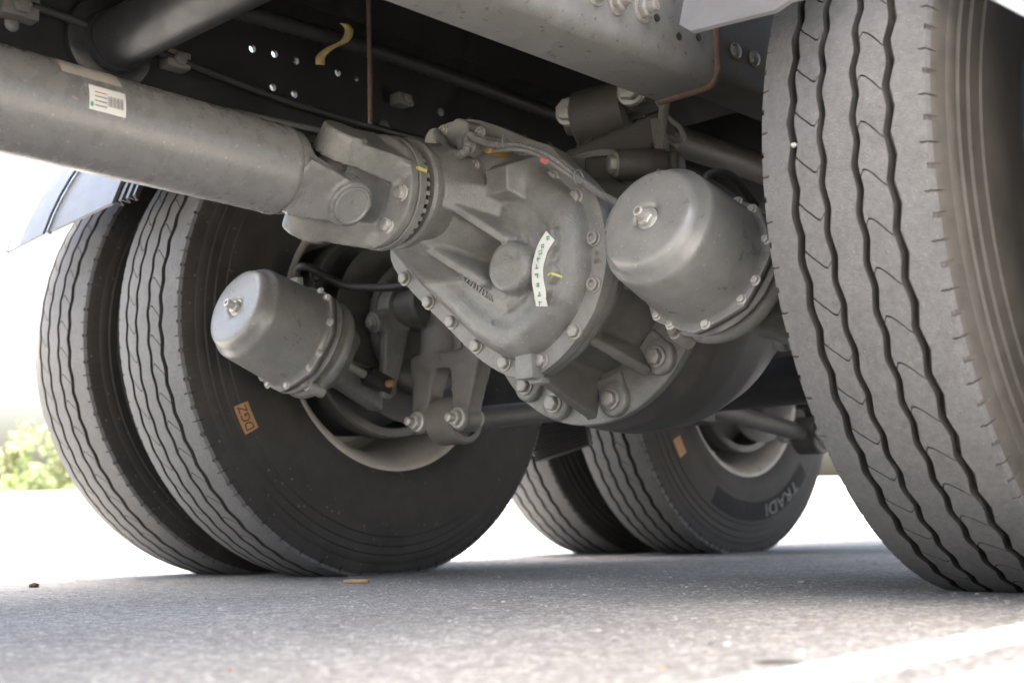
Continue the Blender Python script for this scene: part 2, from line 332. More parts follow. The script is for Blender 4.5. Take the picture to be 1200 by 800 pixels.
M_GR1 = mat('grit_grey', (.27, .265, .255), .85, 0, .4, 60, 0); M_GR2 = mat('grit_pale', (.42, .41, .38), .8, 0, .3, 60, 0)
gravel('grit', 7000, .0016, .0042, M_GR1, 'grey grit standing proud of the asphalt', 3)
gravel('pale_grit', 420, .0010, .0034, M_GR2, 'scattered pale grains lying on the asphalt', 5)
for i, (px, py, r, m, lab) in enumerate([
    (851, 757, .0042, M_GR2, 'largest pale pebble on the asphalt left of the sunlit strip'),
    (128, 749, .0028, M_GR2, 'pale pebble on the asphalt at lower left of the photo'),
    (270, 786, .0028, M_WOOD, 'tan pebble on the asphalt near the bottom edge, left'),
    (776, 783, .0026, M_WOOD, 'tan pebble near the bottom edge below the large pale pebble'),
    (940, 683, .006, M_GR2, 'pale pebble beside the foot of the nearest tyre'),
    (590, 706, .004, M_GR2, 'pale pebble on the shaded asphalt in the middle of the photo'),
    (383, 790, .0022, M_GR2, 'tiny pale pebble at the bottom edge left of the middle')]):
    mb = MB(); p = at(px, py, Z=G0); stone(mb, (p.x, p.y, G0+r*.3), r, i*.37+1)
    obj('pebble', mb, m, angle=20, label=lab, category='pebble', group='pebbles on the asphalt')
p = at(418, 683, Z=G0); mb = MB(); mb.box((p.x, p.y, G0+.004), (.046, .014, .006), Matrix.Rotation(.62, 3, 'Z'))
obj('wood_chip', mb, M_WOOD, bevel=.0015, label='flat tan wood chip lying in front of the left inner tyre', category='wood chip')
p = at(40, 688, Z=G0); mb = MB(); stone(mb, (p.x, p.y, G0+.004), .012, .5)
obj('bark_fragment', mb, M_RUST, angle=20, label='small brown bark fragment on the ground at the left edge', category='bark')
p = at(912, 777, Z=G0); mb = MB(); mb.tube([p+_r*k*.011+Vector((0, 0, .0012)) for k in (-1.6, -.8, 0, .8, 1.6)], lambda i: (.0006, .0014, .0017, .0015, .0007)[i], 8)
obj('twig', mb, M_BLACK, label='short dark twig on the asphalt beside the sunlit strip', category='twig')

# ------------------------------------------------------------ wheels
NP = 60; RC = .529; HW = .103; HUBZ = .530
GRV = [(-.063, .0095), (-.023, .0088), (.019, .0088), (.058, .0108)]
def crown(x): return RC-.010*(abs(x)/HW)**2.2
def tri(u): u = u % 1.; return 1-4*u if u < .5 else 4*u-3
def zig(g, u): return .0028*tri(u+(.1, .55, .3, .8)[g])
def tyre_arrays():
    pit = 2*math.pi/NP; V = []; F = []; FM = []
    def P(x, r, th): V.append((x, -r*math.cos(th), r*math.sin(th))); return len(V)-1
    def gx(g, th, side): return GRV[g][0]+zig(g, th/pit)+side*GRV[g][1]/2
    # grooves
    M = 8
    for g in range(4):
        rows = []
        for k in range(NP*M):
            th = k*pit/M; xl, xr = gx(g, th, -1), gx(g, th, 1)
            rows.append([P(xl, crown(xl), th), P(xl+.0016, crown(xl)-.015, th), P(xr-.0016, crown(xr)-.015, th), P(xr, crown(xr), th)])
        for k in range(NP*M):
            a, c = rows[k], rows[(k+1) % (NP*M)]
            for j in range(3): F.append((a[j], a[j+1], c[j+1], c[j])); FM.append(2)
    # centre rib
    rows = []
    for k in range(NP*M):
        th = k*pit/M; xl, xr = gx(1, th, 1), gx(2, th, -1)
        rows.append([P(xl+(xr-xl)*s, crown(xl+(xr-xl)*s), th) for s in (0, .5, 1)])
    for k in range(NP*M):
        a, c = rows[k], rows[(k+1) % (NP*M)]
        for j in range(2): F.append((a[j], a[j+1], c[j+1], c[j])); FM.append(0)
    # siped ribs
    S = [0, .15, .3, .5, .7, .8, .87, .93, 1]
    def off1(s): return float(np.interp(s, [0, .72, .86, 1], [0, .40, .43, .30]))
    e = .020
    for g0, offf, SS in ((0, off1, S), (2, lambda s: -off1(1-s), [1-q for q in reversed(S)])):
        for k in range(NP):
            rows = []
            for tt in [e, .12, .3, .5, .7, .88, 1-e]:
                row = []
                for s in SS:
                    th = (k+tt-offf(s))*pit; xl, xr = gx(g0, th, 1), gx(g0+1, th, -1); x = xl+(xr-xl)*s
                    row.append(P(x, crown(x), th))
                rows.append(row)
            for a, c in zip(rows, rows[1:]):
                for j in range(len(SS)-1): F.append((a[j], a[j+1], c[j+1], c[j])); FM.append(0)
            for row, tt, sg in ((rows[0], e, 1), (rows[-1], 1-e, -1)):      # slit walls
                low = []
                for s in SS:
                    th = (k+tt-offf(s))*pit; xl, xr = gx(g0, th, 1), gx(g0+1, th, -1); x = xl+(xr-xl)*s; low.append(P(x, crown(x)-.006, th))
                for j in range(len(SS)-1):
                    q = (row[j], row[j+1], low[j+1], low[j]); F.append(q if sg < 0 else q[::-1]); FM.append(2)
                if sg > 0: first = low
                else:
                    nx = []
                    for s in SS:
                        th = (k+1+e-offf(s))*pit; xl, xr = gx(g0, th, 1), gx(g0+1, th, -1); x = xl+(xr-xl)*s; nx.append(P(x, crown(x)-.006, th))
                    for j in range(len(SS)-1): F.append((low[j], low[j+1], nx[j+1], nx[j])); FM.append(2)
    # shoulder ribs with slits and notches
    T = [(0, 0, 0), (.1, 0, 0), (.225, 0, 0), (.235, 1, 0), (.262, 1, 0), (.272, 0, 0), (.4, 0, 0), (.55, 0, 0), (.675, 0, 0), (.69, 0, 1), (.79, 0, 1), (.805, 0, 0), (.9, 0, 0)]
    for sd_, g in ((-1, 0), (1, 3)):
        rows = []
        for k in range(NP):
            for tt, sl, no in T:
                th = (k+tt)*pit; xe = gx(g, th, sd_); row = []
                for s, dep in ((0, 0), (.35, 0), (.76, 0), (.82, 1), (.93, 1), (1, 2)):
                    x = xe+(sd_*HW-xe)*s; r = crown(x)-(.0045*sl if dep >= 1 else 0)-(.004*no if dep == 2 else 0); row.append(P(x-(sd_*.004*no if dep == 2 else 0), r, th))
                cr_ = crown(HW)
                for dx, dr in ((.0035, .006), (.0065, .016), (.0095, .030)):
                    row.append(P(sd_*(HW+dx-(.0045*(sl+no) if dr < .01 else 0)), cr_-dr, th))
                rows.append(row)
        n = len(rows)
        for k in range(n):
            a, c = rows[k], rows[(k+1) % n]
            for j in range(8):
                q = (a[j], a[j+1], c[j+1], c[j]); F.append(q if sd_ > 0 else q[::-1]); FM.append(0 if j < 6 else 1)
    # sidewalls
    c0 = crown(HW)-.030
    prof = [(HW+.0095, c0), (HW+.0125, c0-.004), (HW+.0135, c0-.018), (HW+.0165, c0-.0205), (HW+.0175, c0-.036), (HW+.0205, c0-.0385), (HW+.0235, c0-.056), (HW+.0262, c0-.058), (HW+.0315, c0-.090), (HW+.0325, c0-.118),
            (HW+.0315, c0-.145), (HW+.0322, c0-.147), (HW+.0275, c0-.170), (HW+.020, c0-.192), (HW+.0165, c0-.197), (HW+.0175, c0-.199), (HW+.012, c0-.2015), (HW+.004, c0-.2025)]
    n = 180
    for sd_ in (-1, 1):
        base = len(V)
        for x, r in prof:
            for k in range(n): P(sd_*x, r, 2*math.pi*k/n)
        for i in range(len(prof)-1):
            for k in range(n):
                k2 = (k+1) % n; q = (base+i*n+k, base+(i+1)*n+k, base+(i+1)*n+k2, base+i*n+k2)
                F.append(q if sd_ > 0 else q[::-1]); FM.append(1)
    return np.array(V), F, FM, prof
TV, TF, TFM, TPROF = tyre_arrays()
_pr = sorted([(r, x) for x, r in TPROF])
def side_x(r): return float(np.interp(r, [q[0] for q in _pr], [q[1] for q in _pr]))
def rim_mesh():
    b = MB()
    b.lathe((0, 0, 0), (1, 0, 0), [(.100, .281), (.112, .288), (.117, .297), (.121, .298), (.1225, .292), (.118, .284), (.111, .276), (.100, .268), (.085, .262), (.05, .250), (-.02, .243), (-.06, .240)], 96, False, False)
    b.lathe((0, 0, 0), (1, 0, 0), [(-.06, .240), (-.09, .225), (-.10, .18), (-.10, .06)], 96, False, False)
    b.lathe((0, 0, 0), (1, 0, 0), [(-.08, .25), (-.112, .276), (-.121, .298), (-.115, .298), (-.1, .281)], 96, False, False)
    return b.mesh('rim', 50)
def drum_mesh():
    b = MB(); b.lathe((0, 0, 0), (1, 0, 0), [(-.085, .12), (-.085, .19), (-.06, .212), (.07, .216), (.075, .226), (.112, .226), (.116, .222), (.116, .205), (.06, .200), (.02, .2)], 96, False, False)
    b.lathe((0, 0, 0), (1, 0, 0), [(.020, .2), (.020, .06)], 64, False, False)
    return b.mesh('drum', 40)
RIM_ME = rim_mesh(); RIM_ME.materials.append(M_RIM); DRUM_ME = drum_mesh(); DRUM_ME.materials.append(M_DRUM)
def ring_text(s, size, rmid, ang, depth=.0014):
    """letters laid on the +X sidewall, tops outward, reading clockwise as seen from +X; ang = angle of the middle"""
    me = text_mesh(s, size, depth)
    def fn(c):
        a = ang-c.x*1.35/rmid; r = rmid+c.y
        return Vector((side_x(r)+.0028+c.z, r*math.cos(a), r*math.sin(a)))
    return map_verts(me, fn)
def ring_patch(r0, r1, a0, a1, n=24, dx=.0008):
    b = MB(); vs = []; m = 6
    for i in range(n+1):
        a = a0+(a1-a0)*i/n
        for j in range(m+1):
            r = r0+(r1-r0)*j/m; vs.append((side_x(r)+dx, r*math.cos(a), r*math.sin(a)))
    b.add(vs, [(i*(m+1)+j, i*(m+1)+j+1, (i+1)*(m+1)+j+1, (i+1)*(m+1)+j) for i in range(n) for j in range(m)])
    return b
def wheel(x, y, flip, spin, label, text_ang=None, letter=None, stick=None, sticktext=None, group='truck wheels', side=None):
    root = thing('truck_wheel', (x, y, HUBZ), label, 'wheel', group)
    Rm = Matrix.Rotation(math.pi, 4, 'Z') if flip else Matrix.Identity(4)
    c, s_ = math.cos(spin), math.sin(spin); v = TV.copy(); yy = v[:, 1]*c-v[:, 2]*s_; zz = v[:, 1]*s_+v[:, 2]*c
    low = zz < -.40; bulge = np.clip((-zz-.40)/.12, 0, 1)*.006*np.clip(1-np.abs(yy)/.3, 0, 1)
    zz = np.maximum(zz, -HUBZ+G0+.0005+(np.hypot(v[:, 1], v[:, 2]) < RC-.0125)*.004)
    v[:, 1], v[:, 2] = yy, zz
    me = bpy.data.meshes.new('tyre'); me.from_pydata(v.tolist(), [], TF); me.materials.append(M_TREAD); me.materials.append(side or M_SIDE); me.materials.append(M_GROOVE)
    me.polygons.foreach_set('material_index', TFM)
    me.polygons.foreach_set('use_smooth', [True]*len(TF)); me.set_sharp_from_angle(angle=rad(35))
    base = Matrix.Translation((x, y, HUBZ)) @ Rm
    ty = inst('tyre', me, base, root)
    inst('rim', RIM_ME, base, root); inst('brake_drum', DRUM_ME, base, root)
    if text_ang is not None:
        rm = .394
        pm = ring_patch(rm-.027, rm+.027, text_ang-.92, text_ang+.42, 60).mesh('b'); pm.materials.append(M_BAND); inst('sidewall_band', pm, base, root)
        tm = ring_text('TRADI', .052, rm, text_ang); tm.materials.append(letter); inst('sidewall_lettering', tm, base, root)
    if stick is not None:
        a, r0 = stick; pm = ring_patch(r0-.0145, r0+.0145, a-.066, a+.066, 8, .0014).mesh('s'); pm.materials.append(M_ORANGE); st = inst('tyre_sticker', pm, base, root, label='small orange sticker')
        if sticktext:
            tm = text_mesh(sticktext, .024, .0004)
            tm = map_verts(tm, lambda c: Vector((side_x(r0+c.y)+.0024, (r0+c.y)*math.cos(a-c.x/r0), (r0+c.y)*math.sin(a-c.x/r0))))
            tm.materials.append(M_BLACKINK); inst('sticker_lettering', tm, base, root)
    return root
XB, XA, XC, XD, Y2 = -.7315, -1.0765, .7315, 1.0765, 1.36
wheel(XB, 0, False, .02, 'dusty dual tyre nearest the left brake chamber, with DGZ sticker on its sidewall', None, None, (rad(207.5), .432), 'DGZ')
wheel(XA, 0, False, .31, 'outer tyre of the left dual pair, below the white mudguard')
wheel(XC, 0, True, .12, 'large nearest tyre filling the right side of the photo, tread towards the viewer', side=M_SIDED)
wheel(XD, 0, True, .41, 'outer tyre of the right dual pair, beyond the right edge of the photo')
wheel(XB, Y2, False, .23, 'inner tyre of the far axle with TRADI lettering on its sidewall', rad(-67), M_LETTER, (rad(212), .41), None, side=M_SIDEM)
wheel(XA, Y2, False, .17, 'outer tyre of the far axle, half hidden behind the rubber flap', side=M_SIDEM)

mb = MB(); p = at(931, 170, Y=-.5215); stone(mb, p, .0052, .77); obj('lodged_stone', mb, M_GR2, angle=20, label='small white stone lodged in a tread groove of the nearest tyre', category='stone')

# ------------------------------------------------------------ propeller shaft
ps = thing('propeller_shaft', (0, -.7, .6), 'thick taupe grey propeller shaft with universal joint running into the axle', 'drive shaft')
A0, A1 = Vector((0, -2.4, .660)), Vector((0, -.762, .6185)); ax = (A1-A0).normalized(); RS = .0625
tb = MB(); Ls = (A1-A0).length
tb.lathe(A0, ax, [(0, RS), (Ls-.012, RS), (Ls-.008, RS+.0014), (Ls-.002, RS+.0014), (Ls+.002, RS-.001)], 64)
tube_o = obj('tube', tb, M_SHAFT, ps, 50)
J = Vector((0, -.678, .6155))          # joint centre
D1, D2 = Vector((.805, 0, -.593)), Vector((.593, 0, .805)); YV = Vector((0, 1, 0))
yk = MB()
yk.lathe(A1-ax*.002, ax, [(0, RS-.0005), (.018, RS-.002), (.036, RS-.016), (.048, RS-.034), (.052, .01)], 48)
for s in (-1, 1):
    e0 = A1+ax*.008+D1*(s*.036); e1 = J+D1*(s*.056)
    yk.bar(e0, e1, .088, .046, .062, .036, up=D1)
    yk.cyl(J+D1*(s*.040), J+D1*(s*.0765), .0365, .0345, 32)
    yk.cyl(e0+D2*.034, e1+D2*.02, .014, .010, 16); yk.cyl(e0-D2*.034, e1-D2*.02, .014, .010, 16)
obj('shaft_yoke', cast(yk, 'shaft_yoke', .0028, 5), M_SHAFT, ps)
for s in (-1, 1):
    cp = MB(); cp.lathe(J+D1*(s*.060), D1*s, [(0, .0290), (.0160, .0290), (.0195, .0275), (.0195, .0255), (.0175, .0240), (.0172, .001)], 40)
    obj('bearing_cap', cp, M_POT, ps)
cr2 = MB(); cr2.cyl(J-D1*.055, J+D1*.055, .022); cr2.cyl(J-D2*.055, J+D2*.055, .022)
obj('joint_cross', cast(cr2, 'joint_cross', .004, 3), M_DARKCAST, ps)
fy = MB(); FC = Vector((0, -.587, .619)); NA = YV
for s in (-1, 1):
    fy.bar(FC+D2*(s*.052)+YV*.004, J+D2*(s*.062)-YV*.012, .105, .044, .066, .034, up=D2)
    fy.cyl(J+D2*(s*.042), J+D2*(s*.084), .0365, .033, 32)
    fy.bar(FC+D2*(s*.060)+YV*.002, FC+D2*(s*.052)-YV*.05, .12, .02, .06, .02, up=D2)
fy.lathe(FC, NA, [(-.012, .055), (-.003, .072), (.001, .086), (.017, .086)], 64)
obj('flange_yoke', cast(fy, 'flange_yoke', .0028, 4), M_CAST, ps)
for k in range(8):
    a = math.pi*2*(k+.5)/8-.63; p = FC+Vector((.068*math.cos(a), -.001, .068*math.sin(a)))
    if abs(p.x*D2.x+(p.z-FC.z)*D2.z) < .058: bolt(p, (0, -1, 0), .0105, ps, ZBOLT)
# stickers on the shaft
def shaft_patch(px0, py0, px1, py1, lift=.0006, dth=.34, n=10):
    p0, p1 = at(px0, py0, X=.05), at(px1, py1, X=.05); s0 = (p0-A0).dot(ax); s1 = (p1-A0).dot(ax)
    return s0, s1
def patch_on_shaft(s0, s1, th0, th1, lift):
    """th measured from +X towards +Z round the shaft"""
    b = MB(); up = Vector((0, 0, 1)); up = (up-ax*up.dot(ax)).normalized(); n = 10; vs = []
    for i in range(n+1):
        th = th0+(th1-th0)*i/n
        for s in (s0, s1): vs.append(A0+ax*s+(Vector((1, 0, 0))*math.cos(th)+up*math.sin(th))*(RS+lift))
    b.add(vs, [(2*i, 2*i+1, 2*i+3, 2*i+2) for i in range(n)]); return b
S_B0, S_B1 = (at(101, 118, X=.055)-A0).dot(ax), (at(144, 127, X=.055)-A0).dot(ax)
bc = obj('barcode_label', patch_on_shaft(S_B0, S_B1, -.11, .40, .0006), M_WHITE, ps)
for k in range(13):
    s = S_B0+(S_B1-S_B0)*(.50+.44*k/13); obj('barcode_bar', patch_on_shaft(s, s+.0006*(1+(k*7 % 3)*.5), .02, .24, .0010), M_GREYINK, ps)
for k in range(4): obj('label_print_line', patch_on_shaft(S_B0+.007, S_B0+.023, -.02+k*.09, .006+k*.09, .0010), M_REDINK if k == 3 else M_GREYINK, ps)
obj('label_green_mark', patch_on_shaft(S_B0+.0015, S_B0+.005, -.05, .04, .0010), M_GREENINK, ps)
S_C0, S_C1 = (at(62, 78, X=.03)-A0).dot(ax), (at(132, 98, X=.03)-A0).dot(ax)
obj('balance_patch', patch_on_shaft(S_C0, S_C1, .56, 1.3, .0006), M_BEIGE, ps)

# ------------------------------------------------------------ front drive axle
axl = thing('drive_axle', (0, 0, HUBZ), 'grey front drive axle with teardrop gear cover, between the left and right tyres', 'axle', 'drive axles')
RCX, RCZ, YR = .108, .502, -.205           # carrier ring centre and face
def housing_mesh():
    b = MB()
    b.lathe((RCX, YR+.02, RCZ), (0, 1, 0), [(0, .212), (.03, .232), (.10, .236), (.18, .224), (.27, .19), (.33, .12), (.35, .04)], 64)
    for s in (-1, 1):
        x0 = RCX*.6+s*.16; b.bar((x0, 0, RCZ), (s*.40, 0, HUBZ), .20, .22, .135, .15, up=(0, 0, 1)); b.bar((s*.39, 0, HUBZ), (s*.62, 0, HUBZ), .135, .15, .12, .13)
        b.cyl((s*.50, 0, HUBZ), (s*.53, 0, HUBZ), .145)                 # spider plate
    return cast(b, 'housing', .008, 4)
HOUS = housing_mesh(); HOUS2 = HOUS.copy()
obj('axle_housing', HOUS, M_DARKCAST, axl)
cv = MB(); cv.lathe((-.565, 0, HUBZ), (1, 0, 0), [(0, .198), (.006, .198), (.012, .16), (.014, .10)], 64, True, True)
obj('brake_shield', cv, M_DARKCAST, axl)
# carrier casting behind the cover
YC = -.40; THK = .022
axl_top = axl; axl = thing('differential_carrier', (.108, -.3, .5), 'dusty bolted differential carrier below the gear cover', 'carrier')
OUT = [(503, 158), (517, 147), (535, 141), (556, 140), (575, 145), (594, 152), (618, 162), (644, 171), (655, 183), (678, 203), (697, 227), (706, 255), (710, 290), (708, 323), (697, 362), (681, 390), (660, 416), (637, 435), (622, 442), (605, 443), (583, 435), (557, 417), (523, 383), (483, 343), (463, 317), (457, 297), (462, 270), (475, 225), (488, 185)]
out3 = spline([at(x, y, Y=YC) for x, y in OUT]+[at(*OUT[0], Y=YC)], 4)[:-1]
poly = np.array([(p.x, p.z) for p in out3])
pc = poly.mean(0)
cc = MB()
LOBE = Vector((.112, YC, .518))
back = [Vector((pc[0]+(q[0]-pc[0])*.93, YC+THK+.016, pc[1]+(q[1]-pc[1])*.93)) for q in poly]
cc.prism(back, (0, .03, 0))
cc.lathe((LOBE.x, YC+.03, LOBE.z), (0, 1, 0), [(0, .150), (.02, .150), (.08, .150), (.17, .165)], 48)
cc.lathe((0, YC+.03, .625), (0, 1, 0), [(0, .10), (.16, .10)], 48)
cc.lathe((RCX, YR-.012, RCZ), (0, 1, 0), [(0, .222), (.02, .224)], 96)
for px, py, qx, qy in ((641, 447, 703, 492), (690, 395, 768, 440), (705, 330, 800, 345)):
    a_ = at(px, py, Y=YC+.045); c_ = at(qx, qy, Y=YR-.02); m_ = (a_+c_)/2; rd = Vector((m_.x-LOBE.x, 0, m_.z-LOBE.z)).normalized(); cc.bar(a_-rd*.045, c_-rd*.045, .10, .014, .10, .018, up=rd.cross(c_-a_))
carrier = obj('carrier_casting', cast(cc, 'carrier', .0036, 3), M_MID, axl)
rg = MB(); rg.lathe((RCX, YR-.018, RCZ), (0, 1, 0), [(0, .15), (0, .2245), (.002, .2265), (.016, .2265), (.018, .224), (.018, .15)], 96, False, False)
ring_o = obj('carrier_flange', rg, M_CAST, axl)
for px, py in ((622, 452), (655, 475), (722, 466), (775, 418), (800, 365), (795, 300)):
    p = at(px, py, Y=YR-.018); dv_ = Vector((p.x-RCX, 0, p.z-RCZ)); p = Vector((RCX, YR-.018, RCZ))+dv_.normalized()*.197
    bs = MB(); bs.lathe(p+Vector((0, .012, 0)), (0, -1, 0), [(0, .029), (.022, .028), (.0255, .024)], 32); bs.bar(p+Vector((0, .0, 0)), p-dv_.normalized()*.04+Vector((0, .0, 0)), .052, .02, up=(0, 1, 0)); obj('bolt_boss', cast(bs, 'bolt_boss', .003, 3), M_CAST, axl)
    bolt(p+Vector((0, -.0145, 0)), (0, -1, 0), .0135, axl)
# cover plates
axl = thing('gear_cover', (.06, YC, .55), 'light grey teardrop gear cover with white sticker and bolts round its edge', 'cover')
fl = MB(); fl.prism([Vector((q[0], YC, q[1])) for q in poly], (0, THK, 0)); cover = obj('gear_cover_flange', fl, M_CAST, axl, bevel=.002)
f2 = MB(); f2.prism([Vector((pc[0]+(q[0]-pc[0])*.985, YC+THK+.002, pc[1]+(q[1]-pc[1])*.985)) for q in poly], (0, .016, 0)); obj('gear_case_flange', f2, M_CAST, axl, bevel=.002)
# cover body: cast relief
def sdist(px, pz):
    P = poly; Q = np.roll(poly, -1, 0); d = np.full(px.shape, 1e9); ins = np.zeros(px.shape, bool)
    for (ax_, az), (bx, bz) in zip(P, Q):
        ex, ez = bx-ax_, bz-az; tt = np.clip(((px-ax_)*ex+(pz-az)*ez)/(ex*ex+ez*ez), 0, 1)
        d = np.minimum(d, np.hypot(px-ax_-tt*ex, pz-az-tt*ez))
        ins ^= ((az > pz) != (bz > pz)) & (px < (bx-ax_)*(pz-az)/(bz-az+1e-12)+ax_)
    return np.where(ins, d, -d)
def smax(a, b, k=.006):
    h = np.clip(.5+.5*(a-b)/k, 0, 1); return b*(1-h)+a*h+k*h*(1-h)
def qcirc(t): t = np.clip(t, 0, 1); return np.sqrt(np.maximum(0, 1-(1-t)**2))
def sstep(a, b, x): t = np.clip((x-a)/(b-a), 0, 1); return t*t*(3-2*t)
st = .0022
gx_, gz_ = np.meshgrid(np.arange(poly[:, 0].min(), poly[:, 0].max(), st), np.arange(poly[:, 1].min(), poly[:, 1].max(), st), indexing='ij')
sdv = sdist(gx_, gz_)
NX, NZ = 0., .625                    # pinion neck axis
rn = np.hypot(gx_-NX, gz_-NZ)
mrg = .026
h = -.006+.042*qcirc((sdv-mrg)/.034)
h = h-.0045*sstep(.066, .085, sdv)+.004*sstep(.095, .11, sdv)
dl = np.hypot(gx_-LOBE.x, gz_-LOBE.z)
h = h+np.where(gx_ > LOBE.x-.02, 1, 0)*(.004*sstep(.088, .082, dl)+.003*sstep(.066, .061, dl))*sstep(LOBE.x-.02, LOBE.x+.03, gx_)
h = smax(h, np.minimum(.118, .122-np.maximum(0, rn-.082)*(2.0+6*sstep(.0, .05, gz_-NZ)))*np.where(sdv > mrg, 1, 0)+np.where(sdv > mrg, 0, -.05), .01)
def seg_d(a, b):
    ex, ez = b.x-a.x, b.z-a.z; tt = np.clip(((gx_-a.x)*ex+(gz_-a.z)*ez)/(ex*ex+ez*ez), 0, 1); return np.hypot(gx_-a.x-tt*ex, gz_-a.z-tt*ez), tt
YB = YC-.06
# recessed pocket between the ribs
ra0, ra1 = at(520, 234, Y=YC-.105), at(592, 280, Y=YC-.058); rb0, rb1 = at(494, 285, Y=YC-.10), at(566, 331, Y=YC-.052)
pm_, tm_ = seg_d((ra0+rb0)/2, (ra1+rb1)/2); h = h-.034*sstep(.036, .022, pm_)*sstep(.0, .25, tm_)
BO = at(593, 312, Y=YC-.062); db = np.hypot(gx_-BO.x, gz_-BO.z)
h = smax(h, np.where(db < .060, .062-.004*sstep(.030, .041, db)-np.maximum(0, db-.038)*7, -.1), .004)
BK = at(640, 320, Y=YC-.045); d2 = np.hypot(gx_-BK.x, gz_-BK.z); h = smax(h, np.where(d2 < .05, .048-np.maximum(0, d2-.016)*3.5, -.1), .006)
SPX = [(646, 276), (638, 289), (634, 300), (631, 313), (631, 329), (634, 345), (641, 360)]; sp3 = spline([at(x, y, Y=YC-.052) for x, y in SPX], 4)
ds = np.min([np.hypot(gx_-p.x, gz_-p.z) for p in sp3], 0); h = smax(h, np.where(ds < .04, .050-np.maximum(0, ds-.011)*4.5-np.maximum(0, .056-sdv)*4, -.1), .005)
for a_, b_, h0, h1 in ((ra0, ra1, .113, .066), (rb0, rb1, .110, .060)):
    ds, ts = seg_d(a_, b_); h = smax(h, np.where(ds < .03, h0+(h1-h0)*ts-np.maximum(0, ds-.0062)*9, -.1), .0025)
bx0, bx1 = at(566, 196, Y=YC-.06), at(598, 226, Y=YC-.06)
dx_ = np.maximum(np.abs(gx_-(bx0.x+bx1.x)/2)-abs(bx1.x-bx0.x)/2, np.abs(gz_-(bx0.z+bx1.z)/2)-abs(bx1.z-bx0.z)/2)
h = smax(h, np.where(dx_ < .03, .060-np.maximum(0, dx_+.006)*2.4, -.1), .012)
for px in (622, 640):                      # shallow vertical casting creases on the lobe
    c_ = at(px, 300, Y=YC-.04); h = h+.0018*np.exp(-((gx_-c_.x)/.005)**2)*sstep(.10, .06, dl)
h = h+.0009*np.array([[mnoise.noise((x*55, z*55, 3.1)) for z in gz_[0]] for x in gx_[:, 0]])
keep = sdv > mrg-.012
idx = -np.ones(h.shape, int); idx[keep] = np.arange(keep.sum())
q = keep[:-1, :-1] & keep[1:, :-1] & keep[1:, 1:] & keep[:-1, 1:]
ii, jj = np.nonzero(q)
fc = np.stack([idx[ii, jj], idx[ii+1, jj], idx[ii+1, jj+1], idx[ii, jj+1]], 1)
vt = np.stack([gx_[keep], YC-h[keep], gz_[keep]], 1)
me = bpy.data.meshes.new('cover'); me.from_pydata(vt.tolist(), [], fc.tolist())
for p_ in me.polygons: p_.use_smooth = True
cover_body = obj('cover_casting', me, M_CAST, axl)
def cover_h(x, z):
    i = int(round((x-gx_[0, 0])/st)); j = int(round((z-gz_[0, 0])/st)); return float(h[min(max(i, 0), h.shape[0]-1), min(max(j, 0), h.shape[1]-1)])
def on_cover(px, py, lift=0.):
    Y = YC-.04
    for _ in range(12): p = at(px, py, Y=Y); Y = YC-max(cover_h(p.x, p.z), 0)-lift
    return at(px, py, Y=Y)
for px, py, k in ((475, 326, 0), (503, 354, 0), (530, 377, 0), (559, 405, 0), (592, 425, 0), (635, 422, 0), (674, 388, 0), (696, 333, 1), (696, 279, 1), (676, 231, 0), (648, 209, 0), (612, 176, 0)):
    p = at(px, py, Y=YC); bolt(p, (0, -1, 0), .0102, axl, SOCK if k else BOLT)
tb_ = MB(); p0, p1 = at(606, 416, Y=YC-.012), at(627, 443, Y=YC-.012); tb_.box(((p0.x+p1.x)/2, YC-.004, (p0.z+p1.z)/2), (abs(p1.x-p0.x), .028, abs(p1.z-p0.z))); obj('cover_lug', tb_, M_CAST, axl, bevel=.003)
tb_ = MB(); p0 = at(631, 446, Y=YC+.01); tb_.box((p0.x, YC+.012, p0.z), (.026, .02, .009)); obj('joint_clip', tb_, M_CAST, axl, bevel=.002)
# pinion neck, toothed ring, collar
nk = MB(); nk.lathe((NX, -.536, NZ), (0, 1, 0), [(0, .070), (0, .0815), (.004, .0855), (.013, .0855), (.018, .082), (.10, .083)], 72, False, False); obj('pinion_neck', nk, M_CAST, axl, 40)
nk = MB(); nk.lathe((NX, -.569, NZ-.004), (0, 1, 0), [(0, .05), (.055, .05)], 48); nk.lathe((NX, -.552, NZ-.003), (0, 1, 0), [(0, .070), (.010, .070)], 72)
for k in range(36):
    a = 2*math.pi*k/36; nk.box((NX+.0735*math.cos(a), -.547, NZ-.003+.0735*math.sin(a)), (.008, .012, .0068), Matrix.Rotation(-a, 3, 'Y'))
obj('toothed_ring', nk, M_BOLT, axl)
nk = MB(); nk.lathe((FC.x, FC.y+.0175, FC.z+.0005), (0, 1, 0), [(0, .06), (0, .0855), (.0015, .087), (.0125, .087), (.014, .0855), (.014, .05)], 72); obj('companion_flange', nk, M_CAST, axl)
ym = MB(); ym.bar(FC+Vector((.0845, .012, .020)), FC+Vector((.0845, .030, .018)), .006, .005); obj('yellow_mark', ym, M_YELLOW, axl)
